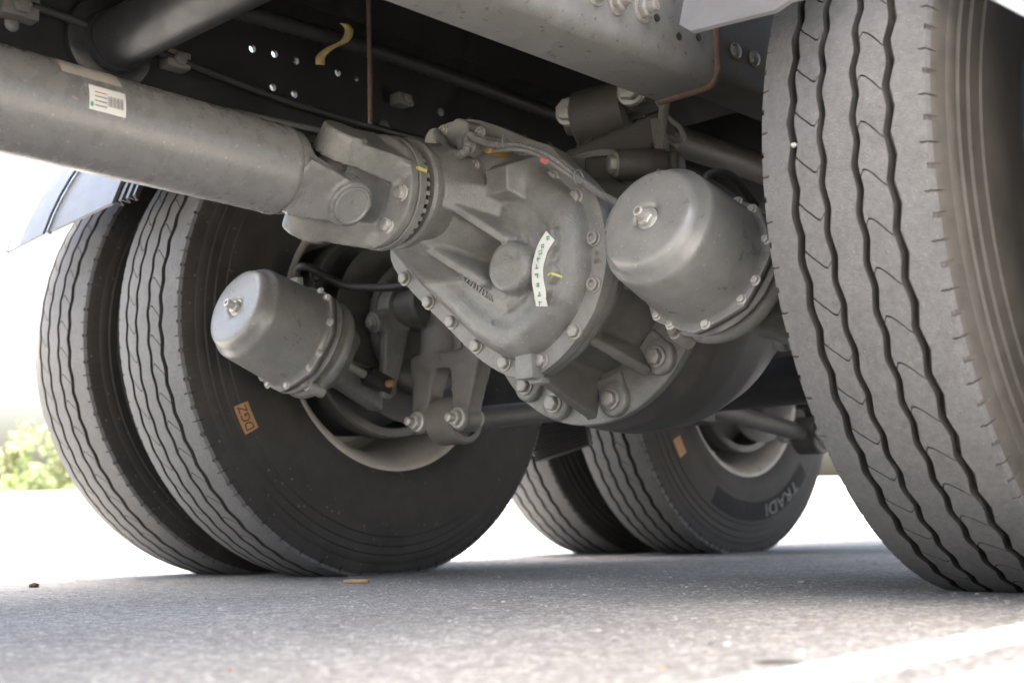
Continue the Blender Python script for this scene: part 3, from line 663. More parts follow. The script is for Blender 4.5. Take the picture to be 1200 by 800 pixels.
# cast number, sticker, yellow scribble
tm = text_mesh('AZ71171205', .0150, .0026); c0 = on_cover(542, 325); c1 = on_cover(577, 351); du = (c1-c0); du.y = 0; du.normalize(); dv = Vector((-du.z, 0, du.x)); cm = (c0+c1)/2
du3 = (c1-c0).normalized(); e_ = .006; gzv = (cover_h(cm.x+dv.x*e_, cm.z+dv.z*e_)-cover_h(cm.x-dv.x*e_, cm.z-dv.z*e_))/(2*e_); dv3 = Vector((dv.x, -gzv, dv.z)).normalized()
def fn(c): return Vector((cm.x, YC-cover_h(cm.x, cm.z)-.0014, cm.z))+du3*c.x+dv3*c.y+Vector((0, -c.z, 0))
map_verts(tm, fn); obj('cast_number', tm, M_CAST, axl)
def ribbon(pts, wd, lift, n=6):
    P = spline([Vector((on_cover(x, y).x, 0, on_cover(x, y).z)) for x, y in pts], n); T = []; HH = []
    for i, p in enumerate(P):
        t_ = (P[min(i+1, len(P)-1)]-P[max(i-1, 0)]).normalized(); sd2 = Vector((-t_.z, 0, t_.x)); T.append(sd2)
        HH.append(max(cover_h(p.x+sd2.x*q*wd/2, p.z+sd2.z*q*wd/2) for q in (-1, 0, 1)))
    HH = np.array(HH)
    for _ in range(10): HH = np.maximum(HH, np.convolve(np.pad(HH, 2, 'edge'), np.ones(5)/5, 'valid'))
    vs = []
    for p, sd2, hh in zip(P, T, HH):
        for s in (-1, -.33, .33, 1):
            q_ = p+sd2*s*wd/2; vs.append((q_.x, YC-hh-lift-.001*(1-s*s), q_.z))
    b = MB(); b.add(vs, [(i*4+j, i*4+j+1, i*4+j+5, i*4+j+4) for i in range(len(P)-1) for j in range(3)]); return b, [Vector((p.x, YC-hh-lift-.001, p.z)) for p, hh in zip(P, HH)]
SP = SPX
rb, RP = ribbon(SP, .0225, .0016); stk = obj('paper_sticker', rb, M_WHITE, axl, label='curved white paper sticker with green characters')
for k, i in enumerate(range(2, len(RP)-1, 4)):
    p = RP[i]; b = MB(); yy = p.y-.0008; s = .0034; rr = random.Random(k)
    for q_ in range(4):
        if q_ % 2: x0, x1 = -s, s; z0 = rr.uniform(-s, s*.8); z1 = z0+.0011
        else: z0, z1 = -s, s; x0 = rr.uniform(-s, s*.8); x1 = x0+.0011
        b.add([(p.x+x0, yy-q_*.00008, p.z+z0), (p.x+x1, yy-q_*.00008, p.z+z0), (p.x+x1, yy-q_*.00008, p.z+z1), (p.x+x0, yy-q_*.00008, p.z+z1)], [(0, 1, 2, 3)])
    obj('green_character', b, M_GREENINK, axl)
rb, _ = ribbon([(643, 323), (649, 321), (655, 324)], .0035, .0012); obj('yellow_scribble', rb, M_YELLOW, axl)
# shift housing with sensor on the upper cover
sh = MB()
for px, py, r in ((515, 166, .020), (543, 160, .026), (556, 196, .016), (566, 170, .018)):
    p = at(px, py, Y=YC-.03); sh.cyl((p.x, YC+.0, p.z), (p.x, YC-.046, p.z), r)
p = at(540, 175, Y=YC-.03); sh.box((p.x, YC-.022, p.z), (.075, .05, .045), Matrix.Rotation(.5, 3, 'Y'))
obj('shift_housing', cast(sh, 'shift_housing', .0035, 4), M_CAST, axl)
for px, py in ((563, 155), (557, 194), (520, 153)): bolt(at(px, py, Y=YC-.046), (0, -1, 0), .0075, axl, SOCK)
p = at(574, 175, Y=YC-.055); b = MB(); b.cyl((p.x, YC-.02, p.z), (p.x, YC-.06, p.z), .008, bev=.002); obj('brass_plug', b, M_BRASS, axl)
p = at(547, 170, Y=YC-.07); b = MB(); b.lathe((p.x, YC-.055, p.z), (0, -1, 0), [(0, .017), (.012, .017), (.016, .013), (.024, .012), (.024, .006)], 24); obj('shift_sensor', b, M_CONDUIT, axl)

# torque rod bracket on the left of the axle
axl = axl_top
def bracket_mb():
    b = MB()
    b.cyl((-.405, -.045, .42), (-.405, -.035, .60), .058, .048, 24); b.box((-.33, -.035, .51), (.14, .05, .12)); b.box((-.365, -.075, .437), (.175, .05, .030)); b.bar((-.335, -.06, .43), (-.335, -.055, .58), .022, .05)
    for x, wd in ((-.425, .05), (-.312, .055)):
        b.bar((x+.01, -.075, .45), (x, -.082, .335), wd*1.6, .045, wd*.8, .036, up=(0, 1, 0)); b.cyl((x, -.062, .322), (x, -.104, .322), .026)
    b.bar((-.31, -.07, .46), (-.235, -.06, .50), .05, .06, .06, .08)
    return b
BRK = cast(bracket_mb(), 'torque_rod_bracket', .0045, 8); BRK2 = BRK.copy()
obj('torque_rod_bracket', BRK, M_MID, axl)
for x in (-.425, -.312): bolt((x, -.106, .322), (0, -1, 0), .016, axl, ZSTUD, 'stud_nut')
# slack adjuster boss and cam shaft bracket
cb = MB(); cb.cyl((-.52, -.105, .552), (-.40, -.105, .552), .034); cb.bar((-.46, -.10, .55), (-.42, -.02, .54), .05, .07, .07, .09)
obj('camshaft_bracket', cast(cb, 'camshaft_bracket', .005, 4), M_DARKCAST, axl)
cb = MB(); cb.cyl((.52, -.105, .552), (.40, -.105, .552), .034); cb.bar((.46, -.10, .55), (.42, -.02, .54), .05, .07, .07, .09)
obj('camshaft_bracket', cast(cb, 'camshaft_bracket', .005, 4), M_DARKCAST, axl)
# upper casting carrying the V rod
ub = MB()
pA, pB = at(640, 205, Y=-.06), at(775, 160, Y=.0)
ub.bar(at(640, 212, Y=-.10), at(785, 152, Y=-.05), .06, .055, .06, .06); ub.bar(at(690, 212, Y=-.22), at(800, 205, Y=-.16), .06, .07)
ub.bar(at(690, 190, Y=-.05), at(705, 140, Y=-.02), .05, .05)
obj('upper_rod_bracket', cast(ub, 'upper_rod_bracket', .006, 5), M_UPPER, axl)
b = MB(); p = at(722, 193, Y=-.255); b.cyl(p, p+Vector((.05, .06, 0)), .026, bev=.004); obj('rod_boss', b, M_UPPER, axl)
bolt(at(722, 193, Y=-.257), (-.6, -1, 0), .016, axl)

# rear axle
ax2 = thing('drive_axle', (0, Y2, HUBZ), 'dark far drive axle behind the front axle, its rod bracket beside the TRADI tyre', 'axle', 'drive axles')
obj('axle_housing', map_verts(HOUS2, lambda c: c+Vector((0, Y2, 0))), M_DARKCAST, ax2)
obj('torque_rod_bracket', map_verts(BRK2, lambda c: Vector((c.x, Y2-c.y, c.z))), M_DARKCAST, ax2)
for x in (-.425, -.305): bolt((x, Y2-.10, .340), (0, -1, 0), .017, ax2, ZSTUD, 'stud_nut')
b = MB(); b.bar((-.305, Y2-.03, .45), (-.305, Y2-.075, .335), .045, .03, .03, .03); obj('bracket_leg', b, M_BOLT, ax2, bevel=.004)
cv = MB(); cv.lathe((-.565, Y2, HUBZ), (1, 0, 0), [(0, .198), (.006, .198), (.012, .16), (.014, .10)], 64, True, True); obj('brake_shield', cv, M_DARKCAST, ax2)

# ------------------------------------------------------------ torque rods
def torque_rod(p0, p1, label, bushmat, capmat, er=.040):
    r_ = thing('torque_rod', p0, label, 'rod', 'torque rods'); p0, p1 = Vector(p0), Vector(p1); d = (p1-p0).normalized()
    b = MB(); b.cyl(p0+d*.036, p1-d*.036, .0235, n=32); obj('rod_tube', b, M_DARKCAST, r_)
    for p in (p0, p1):
        b = MB(); b.lathe(p-Vector((.036, 0, 0)), (1, 0, 0), [(0, er-.014), (0, er-.004), (.004, er), (.068, er), (.072, er-.004), (.072, er-.014)], 48, False, False); obj('rod_eye', b, bushmat, r_)
        b = MB(); b.lathe(p-Vector((.030, 0, 0)), (1, 0, 0), [(0, er-.0135), (.060, er-.0135)], 32); obj('rubber_bush', b, M_RUBBER, r_)
        b = MB(); b.cyl(p-Vector((.068, 0, 0)), p+Vector((.068, 0, 0)), .016, n=24); obj('bush_pin', b, capmat, r_)
    return r_
torque_rod((-.368, -.062, .322), (-.368, .62, .40), 'lower torque rod bolted below the front axle beside the left brake chamber', M_BUSH, M_BOLT, .047)
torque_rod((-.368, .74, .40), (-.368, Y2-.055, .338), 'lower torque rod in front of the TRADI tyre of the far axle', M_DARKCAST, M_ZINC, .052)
tr = MB(); tr.box((-.368, .68, .42), (.16, .10, .16)); tr.cyl((-.62, .68, .42), (.62, .68, .42), .055); tr.cyl((.368-.08, .68, .42), (.368+.08, .68, .42), .09)
trt = thing('suspension_trunnion', (0, .68, .42), 'dark suspension trunnion tube between the two axles', 'suspension')
obj('trunnion_tube', cast(tr, 'trunnion_tube', .008, 4), M_DARKRAIL, trt)
b = MB(); b.bar((-.36, .68, .48), (-.36, .68, .78), .12, .16, .10, .12); b.bar((.36, .68, .48), (.36, .68, .78), .12, .16, .10, .12); obj('hanger_post', b, M_DARKRAIL, trt)
# upper V rod with bush
vr = thing('upper_torque_rod', at(710, 130, Y=-.03), 'dark upper torque rod bush with two large bolts above the gear cover', 'rod')
VC = at(708, 136, Y=-.03); b = MB(); ax_v = Vector((.86, .30, .10)).normalized()
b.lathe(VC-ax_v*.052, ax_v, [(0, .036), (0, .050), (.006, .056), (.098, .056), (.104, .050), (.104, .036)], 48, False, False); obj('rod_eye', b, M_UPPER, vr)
b = MB(); b.lathe(VC-ax_v*.046, ax_v, [(0, .032), (.092, .032)], 32); obj('rubber_bush', b, M_RUBBER, vr)
for px, py, s in ((667, 131, -1), (740, 107, 1)):
    p = at(px, py, Y=-.075); b = MB(); q_ = VC+ax_v*s*.055
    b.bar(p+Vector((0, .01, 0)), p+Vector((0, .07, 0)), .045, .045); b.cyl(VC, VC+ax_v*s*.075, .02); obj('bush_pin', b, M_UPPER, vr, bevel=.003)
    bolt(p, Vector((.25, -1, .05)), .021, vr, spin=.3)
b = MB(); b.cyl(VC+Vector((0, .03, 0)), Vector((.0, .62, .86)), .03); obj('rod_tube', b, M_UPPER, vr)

# ------------------------------------------------------------ ribbed flap
ls = thing('rubber_flap', (-.65, .62, .4), 'black ribbed rubber flap hanging between the left tyres of both axles', 'flap')
b = MB(); c00, c10 = Vector((-.75, .60, .270)), Vector((-.573, .60, .305)); up_ = Vector((-.19, 0, .98))
b.prism([c00, c10, c10+up_*.2, c00+up_*.2], (0, .018, 0)); obj('flap_sheet', b, M_BLACK, ls, bevel=.002)
for k in range(24):
    b = MB(); o_ = up_*(.004+k*.0082); b.bar(c00+o_+Vector((.002, -.002, 0)), c10+o_+Vector((-.004, -.002, 0)), .005, .0042, up=(0, 1, 0)); obj('flap_rib', b, M_BLACK, ls)

# ------------------------------------------------------------ brake chambers
def brake_chamber(x, y, z, label, sgn):
    a = Vector((0, .948, -.318)).normalized(); o = Vector((x, y, z)); root = thing('brake_chamber', o+a*.2, label, 'brake chamber', 'brake chambers')
    up = Vector((1, 0, 0)); X_, Y_, _ = basis(a, up)
    b = MB(); b.lathe(o, a, [(.0115, .004), (.0115, .013), (.004, .0175), (-.0005, .0235), (.0, .030), (.0, .060), (.0015, .067), (.0055, .073), (.013, .0775), (.020, .0805), (.024, .0850), (.028, .0872), (.034, .0882), (.132, .0945), (.138, .0955), (.1415, .099)], 96, True, False)
    obj('spring_pot', b, M_POT, root, 50)
    b = MB(); b.lathe(o+a*.141, a, [(0, .09), (0, .1055), (.0012, .107), (.0062, .107), (.0075, .1055), (.0075, .09)], 96, False, False, up=up, ngon=(8, .75), twist=.2); obj('pot_flange', b, M_POT, root, 30)
    b = MB(); b.lathe(o+a*.150, a, [(0, .09), (0, .1035), (.0055, .1035), (.0065, .1)], 96, False, False, up=up, ngon=(8, .6), twist=.2); obj('mid_flange', b, M_DARKCAST, root, 30)
    b = MB(); b.lathe(o+a*.157, a, [(0, .092), (.002, .098), (.008, .1015), (.014, .099), (.018, .092), (.020, .0885), (.026, .0885), (.028, .093), (.033, .0975), (.040, .0985), (.046, .096), (.050, .089), (.060, .082), (.074, .070), (.082, .055), (.084, .02)], 80, False, True); obj('service_chamber', b, M_CAST, root, 50)
    b = MB(); b.bar(o+a*.232, o+a*.255+Vector((0, 0, -.005)), .12, .085, .10, .07, up=up)
    b.bar(o+a*.242+Vector((0, 0, -.02)), Vector((x+.075*(1 if x > 0 else -1), -.10, HUBZ-.14)), .03, .06, .03, .08); obj('mount_bracket', cast(b, 'mount_bracket', .005, 4), M_CAST, root)
    for k in range(8):
        th = 2*math.pi*(k+.5)/8+.2-math.pi/8+math.pi/8
        for dt in (-.16, .16) if k % 2 == 0 else (0,):
            t2 = th+dt; p = o+a*.1405+X_*(.0985*math.cos(t2))+Y_*(.0985*math.sin(t2)); bolt(p, -a, .0062, root, ZBOLT, 'flange_bolt')
    # release bolt in the recess of the cap
    b = MB(); b.lathe(o+a*.010, -a, [(0, .0125), (.012, .0125), (.014, .011)], 6); b.lathe(o+a*.012, -a, [(0, .0075), (.030, .0075), (.031, .0065), (.031, .004), (.024, .004)], 20); b.lathe(o+a*.011, -a, [(0, .016), (.006, .016), (.007, .015)], 32)
    obj('release_bolt', b, M_ZINC, root, 30)
    # clamp bolt and breather under the flange
    q_ = o+a*.160+Vector((-.045*sgn if sgn < 0 else -.05, 0, -.094)); 
    b = MB(); b.cyl(q_+a*.012, q_-a*.026, .011, bev=.002); b.cyl(q_-a*.02, q_-a*.034, .008, n=16); obj('clamp_bolt', b, M_BOLT, root)
    # push rod, clevis
    b = MB(); b.cyl(o+a*.24, o+a*.345, .0085, n=16); obj('push_rod', b, M_BOLT, root)
    b = MB(); b.bar(o+a*.325, o+a*.385, .034, .026, up=up); b.cyl(o+a*.318, o+a*.33, .015, n=6); obj('clevis', b, M_BLACK, root, bevel=.003)
    pin = o+a*.37; b = MB(); b.cyl(pin-Vector((.026, 0, 0)), pin+Vector((.026, 0, 0)), .0075, n=16, bev=.0015); obj('clevis_pin', b, M_BRASS, root)
    # air port on the upper side
    pt = o+a*.150+Vector((.0, 0, .100)); b = MB(); b.cyl(pt-Vector((0, 0, .02)), pt+Vector((0, -.004, .014)), .011, n=20); b.lathe(pt+Vector((0, -.004, .008)), (0, -.1, 1), [(0, .0125), (.008, .0125)], 6); obj('air_port', b, M_ZINC, root)
    return root, o, a, pt
lc, lo, la, lport = brake_chamber(-.475, -.500, .515, 'smaller grey brake chamber in front of the left tyres', -1)
rc_, ro, ra, rport = brake_chamber(.42, -.475, .522, 'larger grey brake chamber between the gear cover and the nearest tyre', 1)
# slack adjusters
def slack(x, label):
    r_ = thing('slack_adjuster', (x, -.11, .552), label, 'brake lever', 'slack adjusters'); s = 1
    b = MB(); b.cyl((x-.017, -.105, .552), (x+.017, -.105, .552), .046); b.bar((x, -.110, .535), (x, -.132, .40), .026, .062, .018, .030, up=(0, 1, 0)) if False else None
    b.add(*(lambda q: (q.v, q.f))(MB().bar((x, -.112, .545), (x, -.140, .388), .024, .070, .017, .034, up=(1, 0, 0) if False else (0, 1, 0))))
    b.cyl((x-.009, -.140, .388), (x+.009, -.140, .388), .019); b.cyl((x, -.150, .524), (x, -.178, .517), .021); b.bar((x, -.12, .53), (x, -.16, .522), .034, .04)
    obj('lever_arm', cast(b, 'lever_arm', .0035, 4), M_CAST, r_)
    b = MB(); b.lathe((x+.016, -.105, .552), (1, 0, 0), [(0, .031), (.004, .031), (.005, .027), (.005, .016), (.012, .015), (.013, .013), (.013, .003)], 32); obj('cam_hub', b, M_RUBBER, r_)
    bolt((x, -.178, .517), (0, -1, -.2), .011, r_)
    return r_
slack(-.475, 'slack adjuster lever beside the left brake chamber'); slack(.42, 'slack adjuster lever hidden behind the larger brake chamber')

# ------------------------------------------------------------ hoses and wiring
def hose(name, pts, r, m, label, cat, n=10, ribs=0, seg=10):
    b = MB(); b.tube(spline(pts, seg), r, n, ribs); return obj(name, b, m, label=label, category=cat)
hp = [lport+Vector((0, -.002, .012)), lport+Vector((0, -.004, .03)), lport+Vector((.02, .005, .035)), at(400, 333, X=-.44), at(430, 337, X=-.40), at(470, 335, X=-.33), at(520, 320, X=-.2), Vector((-.16, -.02, .72))]
hose('air_hose', hp, .0075, M_RUBBER, 'black air hose from the left brake chamber to behind the gear cover', 'hose')
b = MB(); c = at(370, 322, X=-.47); b.tube([c+Vector((0, .012*math.cos(t_), .012*math.sin(t_))) for t_ in np.linspace(0, 6.283, 20)[:-1]], .002, 8, closed=True)
obj('hose_clip', b, M_RUBBER, label='small ring clip standing on the left brake chamber hose', category='clip')
hose('wiring_conduit', [at(545, 165, Y=YC-.075), at(550, 158, Y=YC-.078), at(558, 163, Y=YC-.078), at(580, 170, Y=YC-.075), at(610, 172, Y=YC-.065), at(640, 182, Y=YC-.055), at(665, 200, Y=YC-.04), at(690, 218, Y=YC-.02), at(712, 232, Y=YC), at(735, 242, Y=YC+.03), at(770, 246, Y=-.26)], .0060, M_CONDUIT, 'grey corrugated wiring conduit along the top of the gear cover', 'cable', 8, 1, 22)
hose('sensor_elbow', [at(512, 157, Y=YC-.05), at(518, 166, Y=YC-.065), at(524, 176, Y=YC-.075), at(534, 181, Y=YC-.08), at(544, 178, Y=YC-.08), at(548, 169, Y=YC-.075)], .0088, M_CONDUIT, 'thick corrugated elbow on the sensor at the top of the gear cover', 'cable', 12, 1, 8)
hose('sensor_cable', [at(578, 177, Y=YC-.078), at(600, 175, Y=YC-.075), at(620, 178, Y=YC-.068), at(640, 187, Y=YC-.06), at(660, 201, Y=YC-.05), at(688, 219, Y=YC-.02)], .0034, M_CONDUIT, 'thin grey cable with red mark beside the corrugated conduit', 'cable')
p = at(638, 188, Y=YC-.0645); b = MB(); b.cyl(p-Vector((.004, 0, -.002)), p+Vector((.004, 0, -.003)), .0042, n=12); obj('red_cable_marker', b, M_REDINK, label='small red marker tape on the thin cable over the gear cover', category='tape')
for px, py in ((594, 168), (678, 208)):
    p = at(px, py, Y=YC-.068 if px < 600 else YC-.035); b = MB(); b.tube([p+Vector((0, .010*math.cos(t_), .011*math.sin(t_))) for t_ in np.linspace(0, 6.283, 16)[:-1]], .0018, 6, closed=True)
    obj('cable_tie', b, M_CONDUIT, label='cable tie round the conduit near the brass plug' if px < 600 else 'cable tie round the conduit above the upper right cover bolts', category='cable tie', group='cable ties')
hose('hanging_brake_hose', [at(779, 120, Y=-.12), at(776, 150, Y=-.13), at(779, 180, Y=-.14), at(783, 205, Y=-.15), at(786, 240, Y=-.2)], .0085, M_BUSH, 'grey brake hose hanging above the larger brake chamber', 'hose')
hose('looped_brake_hose', [at(770, 118, Y=-.10), at(784, 138, Y=-.12), at(797, 150, Y=-.11), at(800, 162, Y=-.10), at(792, 165, Y=-.11), at(782, 160, Y=-.13), at(781, 178, Y=-.15), at(788, 200, Y=-.16), at(795, 240, Y=-.2)], .0045, M_CONDUIT, 'thin grey pipe curling beside the hanging brake hose', 'hose')
b = MB(); b.bar(at(768, 140, Y=-.14), at(777, 205, Y=-.16), .016, .004); obj('hose_bracket', b, M_BUSH, label='flat steel bracket strip beside the hanging brake hose', category='bracket')
p = rport; hose('valve_pipe', [p+Vector((0, -.002, .01)), p+Vector((.004, .0, .028)), p+Vector((.012, .02, .036)), p+Vector((.02, .05, .03)), p+Vector((.02, .10, .0))], .006, M_RUBBER, 'short black air pipe on top of the larger brake chamber', 'pipe')

# ------------------------------------------------------------ chassis
def channel(name, x, y0, y1, z0, z1, face, wd, m, label, holes=(), th=.009, rad_=.016, cat='beam'):
    """C section along Y; web at x, flanges run towards -face"""
    prof = []
    def arc(cx, cz, r, a0, a1, n=5): return [(cx+r*math.cos(a0+(a1-a0)*i/n), cz+r*math.sin(a0+(a1-a0)*i/n)) for i in range(n+1)]
    f = face
    outer = [(-wd, z0)]+[(-rad_+rad_*math.sin(t_), z0+rad_-rad_*math.cos(t_)) for t_ in np.linspace(0, math.pi/2, 6)]+[(-rad_+rad_*math.cos(t_), z1-rad_+rad_*math.sin(t_)) for t_ in np.linspace(0, math.pi/2, 6)]+[(-wd, z1)]
    r2 = rad_-th
    inner = [(-wd, z1-th)]+[(-rad_+r2*math.cos(t_), z1-rad_+r2*math.sin(t_)) for t_ in np.linspace(math.pi/2, 0, 6)]+[(-rad_+r2*math.sin(t_), z0+rad_-r2*math.cos(t_)) for t_ in np.linspace(math.pi/2, 0, 6)]+[(-wd, z0+th)]
    pol = [Vector((x+f*px, y0, pz)) for px, pz in outer+inner]
    b = MB(); n = len(pol); vs = [p for p in pol]+[p+Vector((0, y1-y0, 0)) for p in pol]; k = len(outer)
    fs = [((i+1) % n, i, i+n, (i+1) % n+n) for i in range(n)]
    fs += [(i, i+1, n-2-i, n-1-i) for i in range(k-1)]+[(n+i+1, n+i, n+n-1-i, n+n-2-i) for i in range(k-1)]
    b.add(vs, fs); me = b.mesh(name, 40)
    if holes:
        cb_ = MB()
        for hy, hz, hr in holes: cb_.cyl((x-.05, hy, hz), (x+.05, hy, hz), hr, n=14)
        cme = cb_.mesh('c'); co_ = bpy.data.objects.new('cut', cme); COL.objects.link(co_)
        me = bake(me, [('BOOLEAN', dict(object=co_, operation='DIFFERENCE', solver='EXACT'))]); bpy.data.objects.remove(co_)
        for p_ in me.polygons: p_.use_smooth = True
        me.set_sharp_from_angle(angle=rad(40))
    return obj(name, me, m, label=label, category=cat)
holes = []
for px, py in ((292, 59), (318, 65), (343, 73), (392, 87), (316, 104), (341, 112), (414, 94)):
    p = at(px, py, X=-.43); holes.append((p.y, p.z, .0072 if px != 414 else .005))
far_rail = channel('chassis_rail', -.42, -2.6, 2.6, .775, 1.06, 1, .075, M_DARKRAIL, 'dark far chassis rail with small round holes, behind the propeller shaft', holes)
for k in range(22):
    y = -1.9+k*.19
    for z in (.82, .90):
        if -.6 < y < -.25 and z > .85: continue
        inst('rivet', RIVET, frame((-.4195, y, z), (1, 0, 0), None, .013), far_rail)
near_rail = channel('chassis_rail', .405, -2.6, 2.6, .772, 1.06, 1, .075, M_RAILB, 'grey near chassis rail with domed rivets, behind the top of the nearest tyre')
for px, py in ((862, 60), (884, 69)): inst('rivet', RIVET, frame(at(px, py, X=.406), (1, 0, 0), None, .013), near_rail)
rail_r = channel('frame_reinforcement', .44, -2.6, -.318, .737, 1.03, 1, .105, M_RAIL, 'grey lower frame channel with rusty end, crossing the top of the photo', th=.011, rad_=.022)
for px, py in ((722, 3), (752, 12)): bolt(at(px, py, X=.441), (1, 0, 0), .014, rail_r, STUD, 'stud_nut')
for px, py in ((697, -8), (670, -22)): bolt(at(px, py, X=.441), (1, 0, 0), .014, rail_r, STUD, 'stud_nut')
for px, py in ((796, 43), (819, 44), (770, 21)):
    b = MB(); p = at(px, py, X=.4412); b.lathe(p-Vector((.004, 0, 0)), (1, 0, 0), [(0, .0055), (.0045, .0055)], 16); obj('plug_hole', b, M_BLACK, rail_r)
# rusty cut end of the channel
b = MB(); P = [(.337, .7405)]+[(.44-.022+.0185*math.sin(t_), .737+.022-.0185*math.cos(t_)) for t_ in np.linspace(0, math.pi/2, 8)]+[(.4355, .90), (.4355, 1.0)]
b.tube([Vector((x, -.316, z)) for x, z in P], .0085, 10); obj('rusty_edge', b, M_RUST, rail_r)
for k in range(11):
    for z in (.965, .885):
        inst('rivet', RIVET, frame((-.4195, -.12+k*.085, z-.006*k/10), (1, 0, 0), None, .0085), far_rail)
for px, py, w_ in ((205, 72, .030), (470, 118, .024), (560, 160, .03), (20, 8, .04)):
    p = at(px, py, X=-.405); b = MB(); b.box((-.405, p.y, p.z), (.03, w_*1.5, w_)); b.cyl((-.40, p.y, p.z), (-.382, p.y, p.z), w_*.42, n=6); obj('rail_bracket', b, M_MID, far_rail, bevel=.003)
b = MB(); P_ = spline([(-.40, -2.2, .86), (-.39, -1.2, .85), (-.40, -.8, .835), (-.385, -.3, .845), (-.40, .2, .83), (-.395, .6, .84)], 30); b.tube(P_, .0055, 8); obj('pipe_line', b, M_CONDUIT, far_rail)
# cross tube
ct = thing('cross_tube', (0, -.80, .9), 'black tubular cross member above the propeller shaft at upper left', 'cross member')
E0 = at(128, 52, X=-.41); b = MB(); b.cyl(E0, Vector((.335, E0.y, E0.z)), .047, n=48); obj('tube', b, M_BLACK, ct)
b = MB(); b.lathe(E0, (1, 0, 0), [(-.008, .075), (.006, .075), (.010, .07), (.014, .053), (.03, .05)], 48); obj('tube_flange', b, M_BLACK, ct)
# inner longitudinal liner and cross beams in the dark
b = MB(); b.box((0, .68, .93), (.80, .14, .22)); obj('cross_member', b, M_DARKRAIL, bevel=.01, label='dark cross member between the chassis rails above the trunnion', category='cross member')
b = MB(); b.box((0, -2.45, .93), (.80, .10, .22)); obj('cross_member', b, M_DARKRAIL, bevel=.01, label='dark front cross member between the chassis rails, out of view', category='cross member')
hose('corrugated_air_pipe', [(-.36, -2.2, 1.0), (-.36, -1.4, .985), (-.36, -.9, .995), (-.36, -.2, 1.02), (-.36, .5, 1.0)], .016, M_RUBBER, 'black corrugated pipe clipped along the top of the far rail', 'pipe', 12, 1, 60)
hose('brake_pipe', [(-.395, -2.2, .945), (-.395, -1.0, .93), (-.395, -.4, .885), (-.395, .2, .89), (-.395, .62, .9)], .007, M_RUBBER, 'thin black pipe running along the far chassis rail', 'pipe')
hose('rusty_rod', [at(431, -30, X=-.2), at(433, 60, X=-.2), at(434, 145, X=-.2)], .0042, M_RUST, 'thin rusty rod hanging behind the universal joint', 'rod')
tp = [at(403, 28, X=-.335), at(409, 36, X=-.335), at(404, 48, X=-.335), at(388, 56, X=-.335), at(376, 66, X=-.335), at(375, 76, X=-.335)]
P = spline(tp, 6); b = MB(); b.add([q_ for p_ in P for q_ in (p_-Vector((0, .010, .002)), p_+Vector((0, .010, .002)))], [(2*i, 2*i+1, 2*i+3, 2*i+2) for i in range(len(P)-1)])
me = b.mesh('tape'); me = bake(me, [('SOLIDIFY', dict(thickness=.0015))]); obj('yellow_tape', me, M_TAPE, label='loose yellow tape strip hanging on the far chassis rail', category='tape')
# load bed that shades the scene
bed = thing('truck_bed', (0, 0, 1.7), 'dark underside of the truck bed above the chassis rails', 'truck bed')
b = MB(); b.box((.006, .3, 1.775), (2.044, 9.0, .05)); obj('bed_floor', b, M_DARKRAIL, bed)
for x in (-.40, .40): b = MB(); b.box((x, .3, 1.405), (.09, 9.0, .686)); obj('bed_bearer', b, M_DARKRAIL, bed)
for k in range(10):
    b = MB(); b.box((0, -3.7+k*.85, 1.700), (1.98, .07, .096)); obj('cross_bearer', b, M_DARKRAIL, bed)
sg = thing('side_guard', (1.1, -1.8, .7), 'side guard rail along the truck edge above the camera', 'guard rail')
b = MB(); b.box((1.056, -1.92, .72), (.050, 2.4, .03)); obj('guard_rail', b, M_GUARDL, sg)
b = MB(); b.box((1.150, -1.92, .50), (.05, 2.4, .03)); obj('guard_rail', b, M_GUARDL, sg)
for y in (-2.3, -3.05): b = MB(); b.box((1.098, y, 1.12), (.050, .04, 1.25)); obj('guard_post', b, M_GUARDL, sg)

# ------------------------------------------------------------ mudguards
def arc_guard(x0, x1, a0, a1, r, y, m, name, parent, th=.006, edge=None, nx=10, na=20):
    vs = []; fs = []
    for i in range(nx+1):
        u_ = i/nx; x = x0+(x1-x0)*u_; lo = edge(u_) if edge else a0
        for j in range(na+1):
            a = lo+(a1-lo)*j/na; vs.append((x, y-r*math.cos(a), HUBZ+r*math.sin(a)))
    n = na+1
    for i in range(nx):
        for j in range(na): fs.append((i*n+j, (i+1)*n+j, (i+1)*n+j+1, i*n+j+1))
    b = MB(); b.add(vs, fs); me = b.mesh(name, 40); me = bake(me, [('SOLIDIFY', dict(thickness=th, offset=0))]); return obj(name, finish(me, 40), m, parent)
mgr = thing('mudguard', (.9, 0, 1.1), 'grey mudguard edge hanging over the top of the nearest tyre', 'mudguard', 'mudguards')
def e1(u): return rad(float(np.interp(u, [0, .05, .75, .8, 1], [16.5, 15.2, 14.2, 14.9, 14.6])))
arc_guard(.575, .765, 0, rad(100), .625, 0, M_GUARD, 'guard_inner_panel', mgr, edge=e1)
arc_guard(.765, .935, rad(30), rad(100), .625, 0, M_GUARD, 'guard_middle_panel', mgr)
arc_guard(.935, 1.22, 0, rad(100), .63, 0, M_GUARDL, 'guard_outer_panel', mgr, edge=lambda u: rad(float(np.interp(u, [0, .18, .4, 1], [9.6, 5.5, 0, -4]))))
mgl = thing('mudguard', (-1.1, 0, 1.1), 'pale mudguard in front of the outer left tyre', 'mudguard', 'mudguards')
arc_guard(-1.13, -.985, 0, rad(100), .632, 0, M_GUARDL, 'guard_outer_panel', mgl, edge=lambda u: rad(15.8+1.5*u))
arc_guard(-.984, -.75, 0, rad(100), .622, 0, M_GUARDL, 'guard_inner_panel', mgl, edge=lambda u: rad(18+1.7*u))
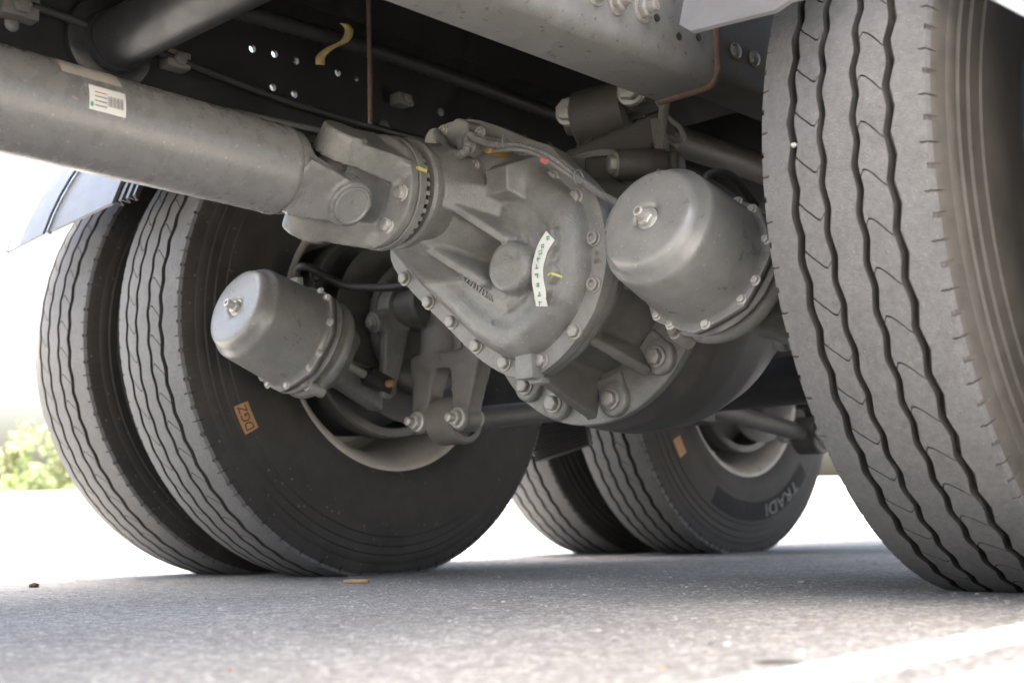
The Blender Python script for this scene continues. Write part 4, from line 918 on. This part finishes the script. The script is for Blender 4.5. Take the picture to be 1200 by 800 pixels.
for x, rr_, a_ in ((-1.13, .634, 15.8), (-.986, .622, 17.8)):
    b = MB(); b.tube([(x, -rr_*math.cos(a), HUBZ+rr_*math.sin(a)) for a in np.linspace(rad(a_), rad(100), 24)], .0055, 8); obj('guard_lip', b, M_GUARD, mgl)
vs = []; fs = []; nn = 30
for i in range(13):
    x = -.75+.075*i/12; rr_ = .618-.012*(i % 4 in (1, 2))
    for j in range(nn+1):
        a = rad(20)+(rad(100)-rad(20))*j/nn; vs.append((x, -rr_*math.cos(a), HUBZ+rr_*math.sin(a)))
b = MB(); b.add(vs, [(i*(nn+1)+j, (i+1)*(nn+1)+j, (i+1)*(nn+1)+j+1, i*(nn+1)+j+1) for i in range(12) for j in range(nn)]); me = bake(b.mesh('lining', 20), [('SOLIDIFY', dict(thickness=.004))]); obj('guard_lining', finish(me, 30), M_BLACK, mgl)

# ------------------------------------------------------------ background
D0 = Vector((_f.x, _f.y, 0))
def far(px, d):
    v = _f+_r*((px-600)/FPX); v.z = 0; v.normalize(); return Vector((CAM_POS.x, CAM_POS.y, 0))+v*d
b = MB(); a_, c_ = far(-500, 26), far(1600, 30); b.bar(a_+Vector((0, 0, .38)), c_+Vector((0, 0, .38)), .25, .76); obj('boundary_wall', b, M_WALL, bevel=.02, label='low pale boundary wall far behind the truck', category='wall')
M_LEAF = mat('sunlit_leaf', (.24, .29, .12), .6, 0, .35, 3, 0)
M_TRUNK = mat('shrub_bark', (.12, .09, .06), .8, 0, .3, 20, .2)
def shrub(px, d, hgt, wd, label, seed):
    rr = random.Random(seed); c = far(px, d); root = thing('shrub', c, label, 'shrub', 'shrubs behind the wall')
    b = MB()
    for k in range(5): b.tube([c, c+Vector((rr.uniform(-.2, .2), rr.uniform(-.2, .2), hgt*.4)), c+Vector((rr.uniform(-.5, .5)*wd, rr.uniform(-.5, .5)*wd, hgt*.8))], .03, 6)
    obj('stem', b, M_TRUNK, root)
    b = MB(); clumps = [(c+Vector((rr.gauss(0, .33)*wd, rr.gauss(0, .33)*wd, rr.uniform(.18, .92)*hgt)), rr.uniform(.18, .34)) for _ in range(26)]
    for q_, rad__ in clumps:
        for _ in range(110):
            v = Vector((rr.gauss(0, 1), rr.gauss(0, 1), rr.gauss(0, 1))).normalized()*rad__*rr.uniform(.5, 1.1); p_ = q_+v
            n_ = Vector((rr.gauss(0, 1), rr.gauss(0, 1), rr.gauss(0, 1)+.6)).normalized(); x, y, _ = basis(n_); s = rr.uniform(.035, .07)
            b.add([p_-x*s, p_+y*s*.5, p_+x*s, p_-y*s*.5], [(0, 1, 2, 3)])
    me = bpy.data.meshes.new('foliage'); me.from_pydata(b.v, [], b.f); obj('foliage', me, M_LEAF, root)
for i, (px, d, hh, ww, lab) in enumerate([(-50, 28, 2.4, .9, 'leafy shrub cut by the left edge of the photo'), (20, 27.6, 2.2, .8, 'pale green blurred shrub at the left edge beside the outer tyre'), (85, 28.2, 2.2, .8, 'blurred green shrub half hidden behind the outer left tyre')]):
    shrub(px, d, hh, ww, lab, i+11)

# ------------------------------------------------------------ one truck
LOOSE = ('asphalt_ground', 'grit', 'pale_grit', 'pebble', 'lodged_stone', 'wood_chip', 'bark_fragment', 'twig', 'boundary_wall', 'shrub', 'camera', 'sun')
tops = [o for o in SC.objects if o.parent is None and o.name.split('.')[0] not in LOOSE]
truck = thing('truck', (0, 0, 0), 'grey truck undercarriage with two drive axles, brake chambers and dusty dual tyres', 'truck')
for o in tops:
    for k in ('category', 'group'):
        if k in o: del o[k]
    place(o, W[o], truck)
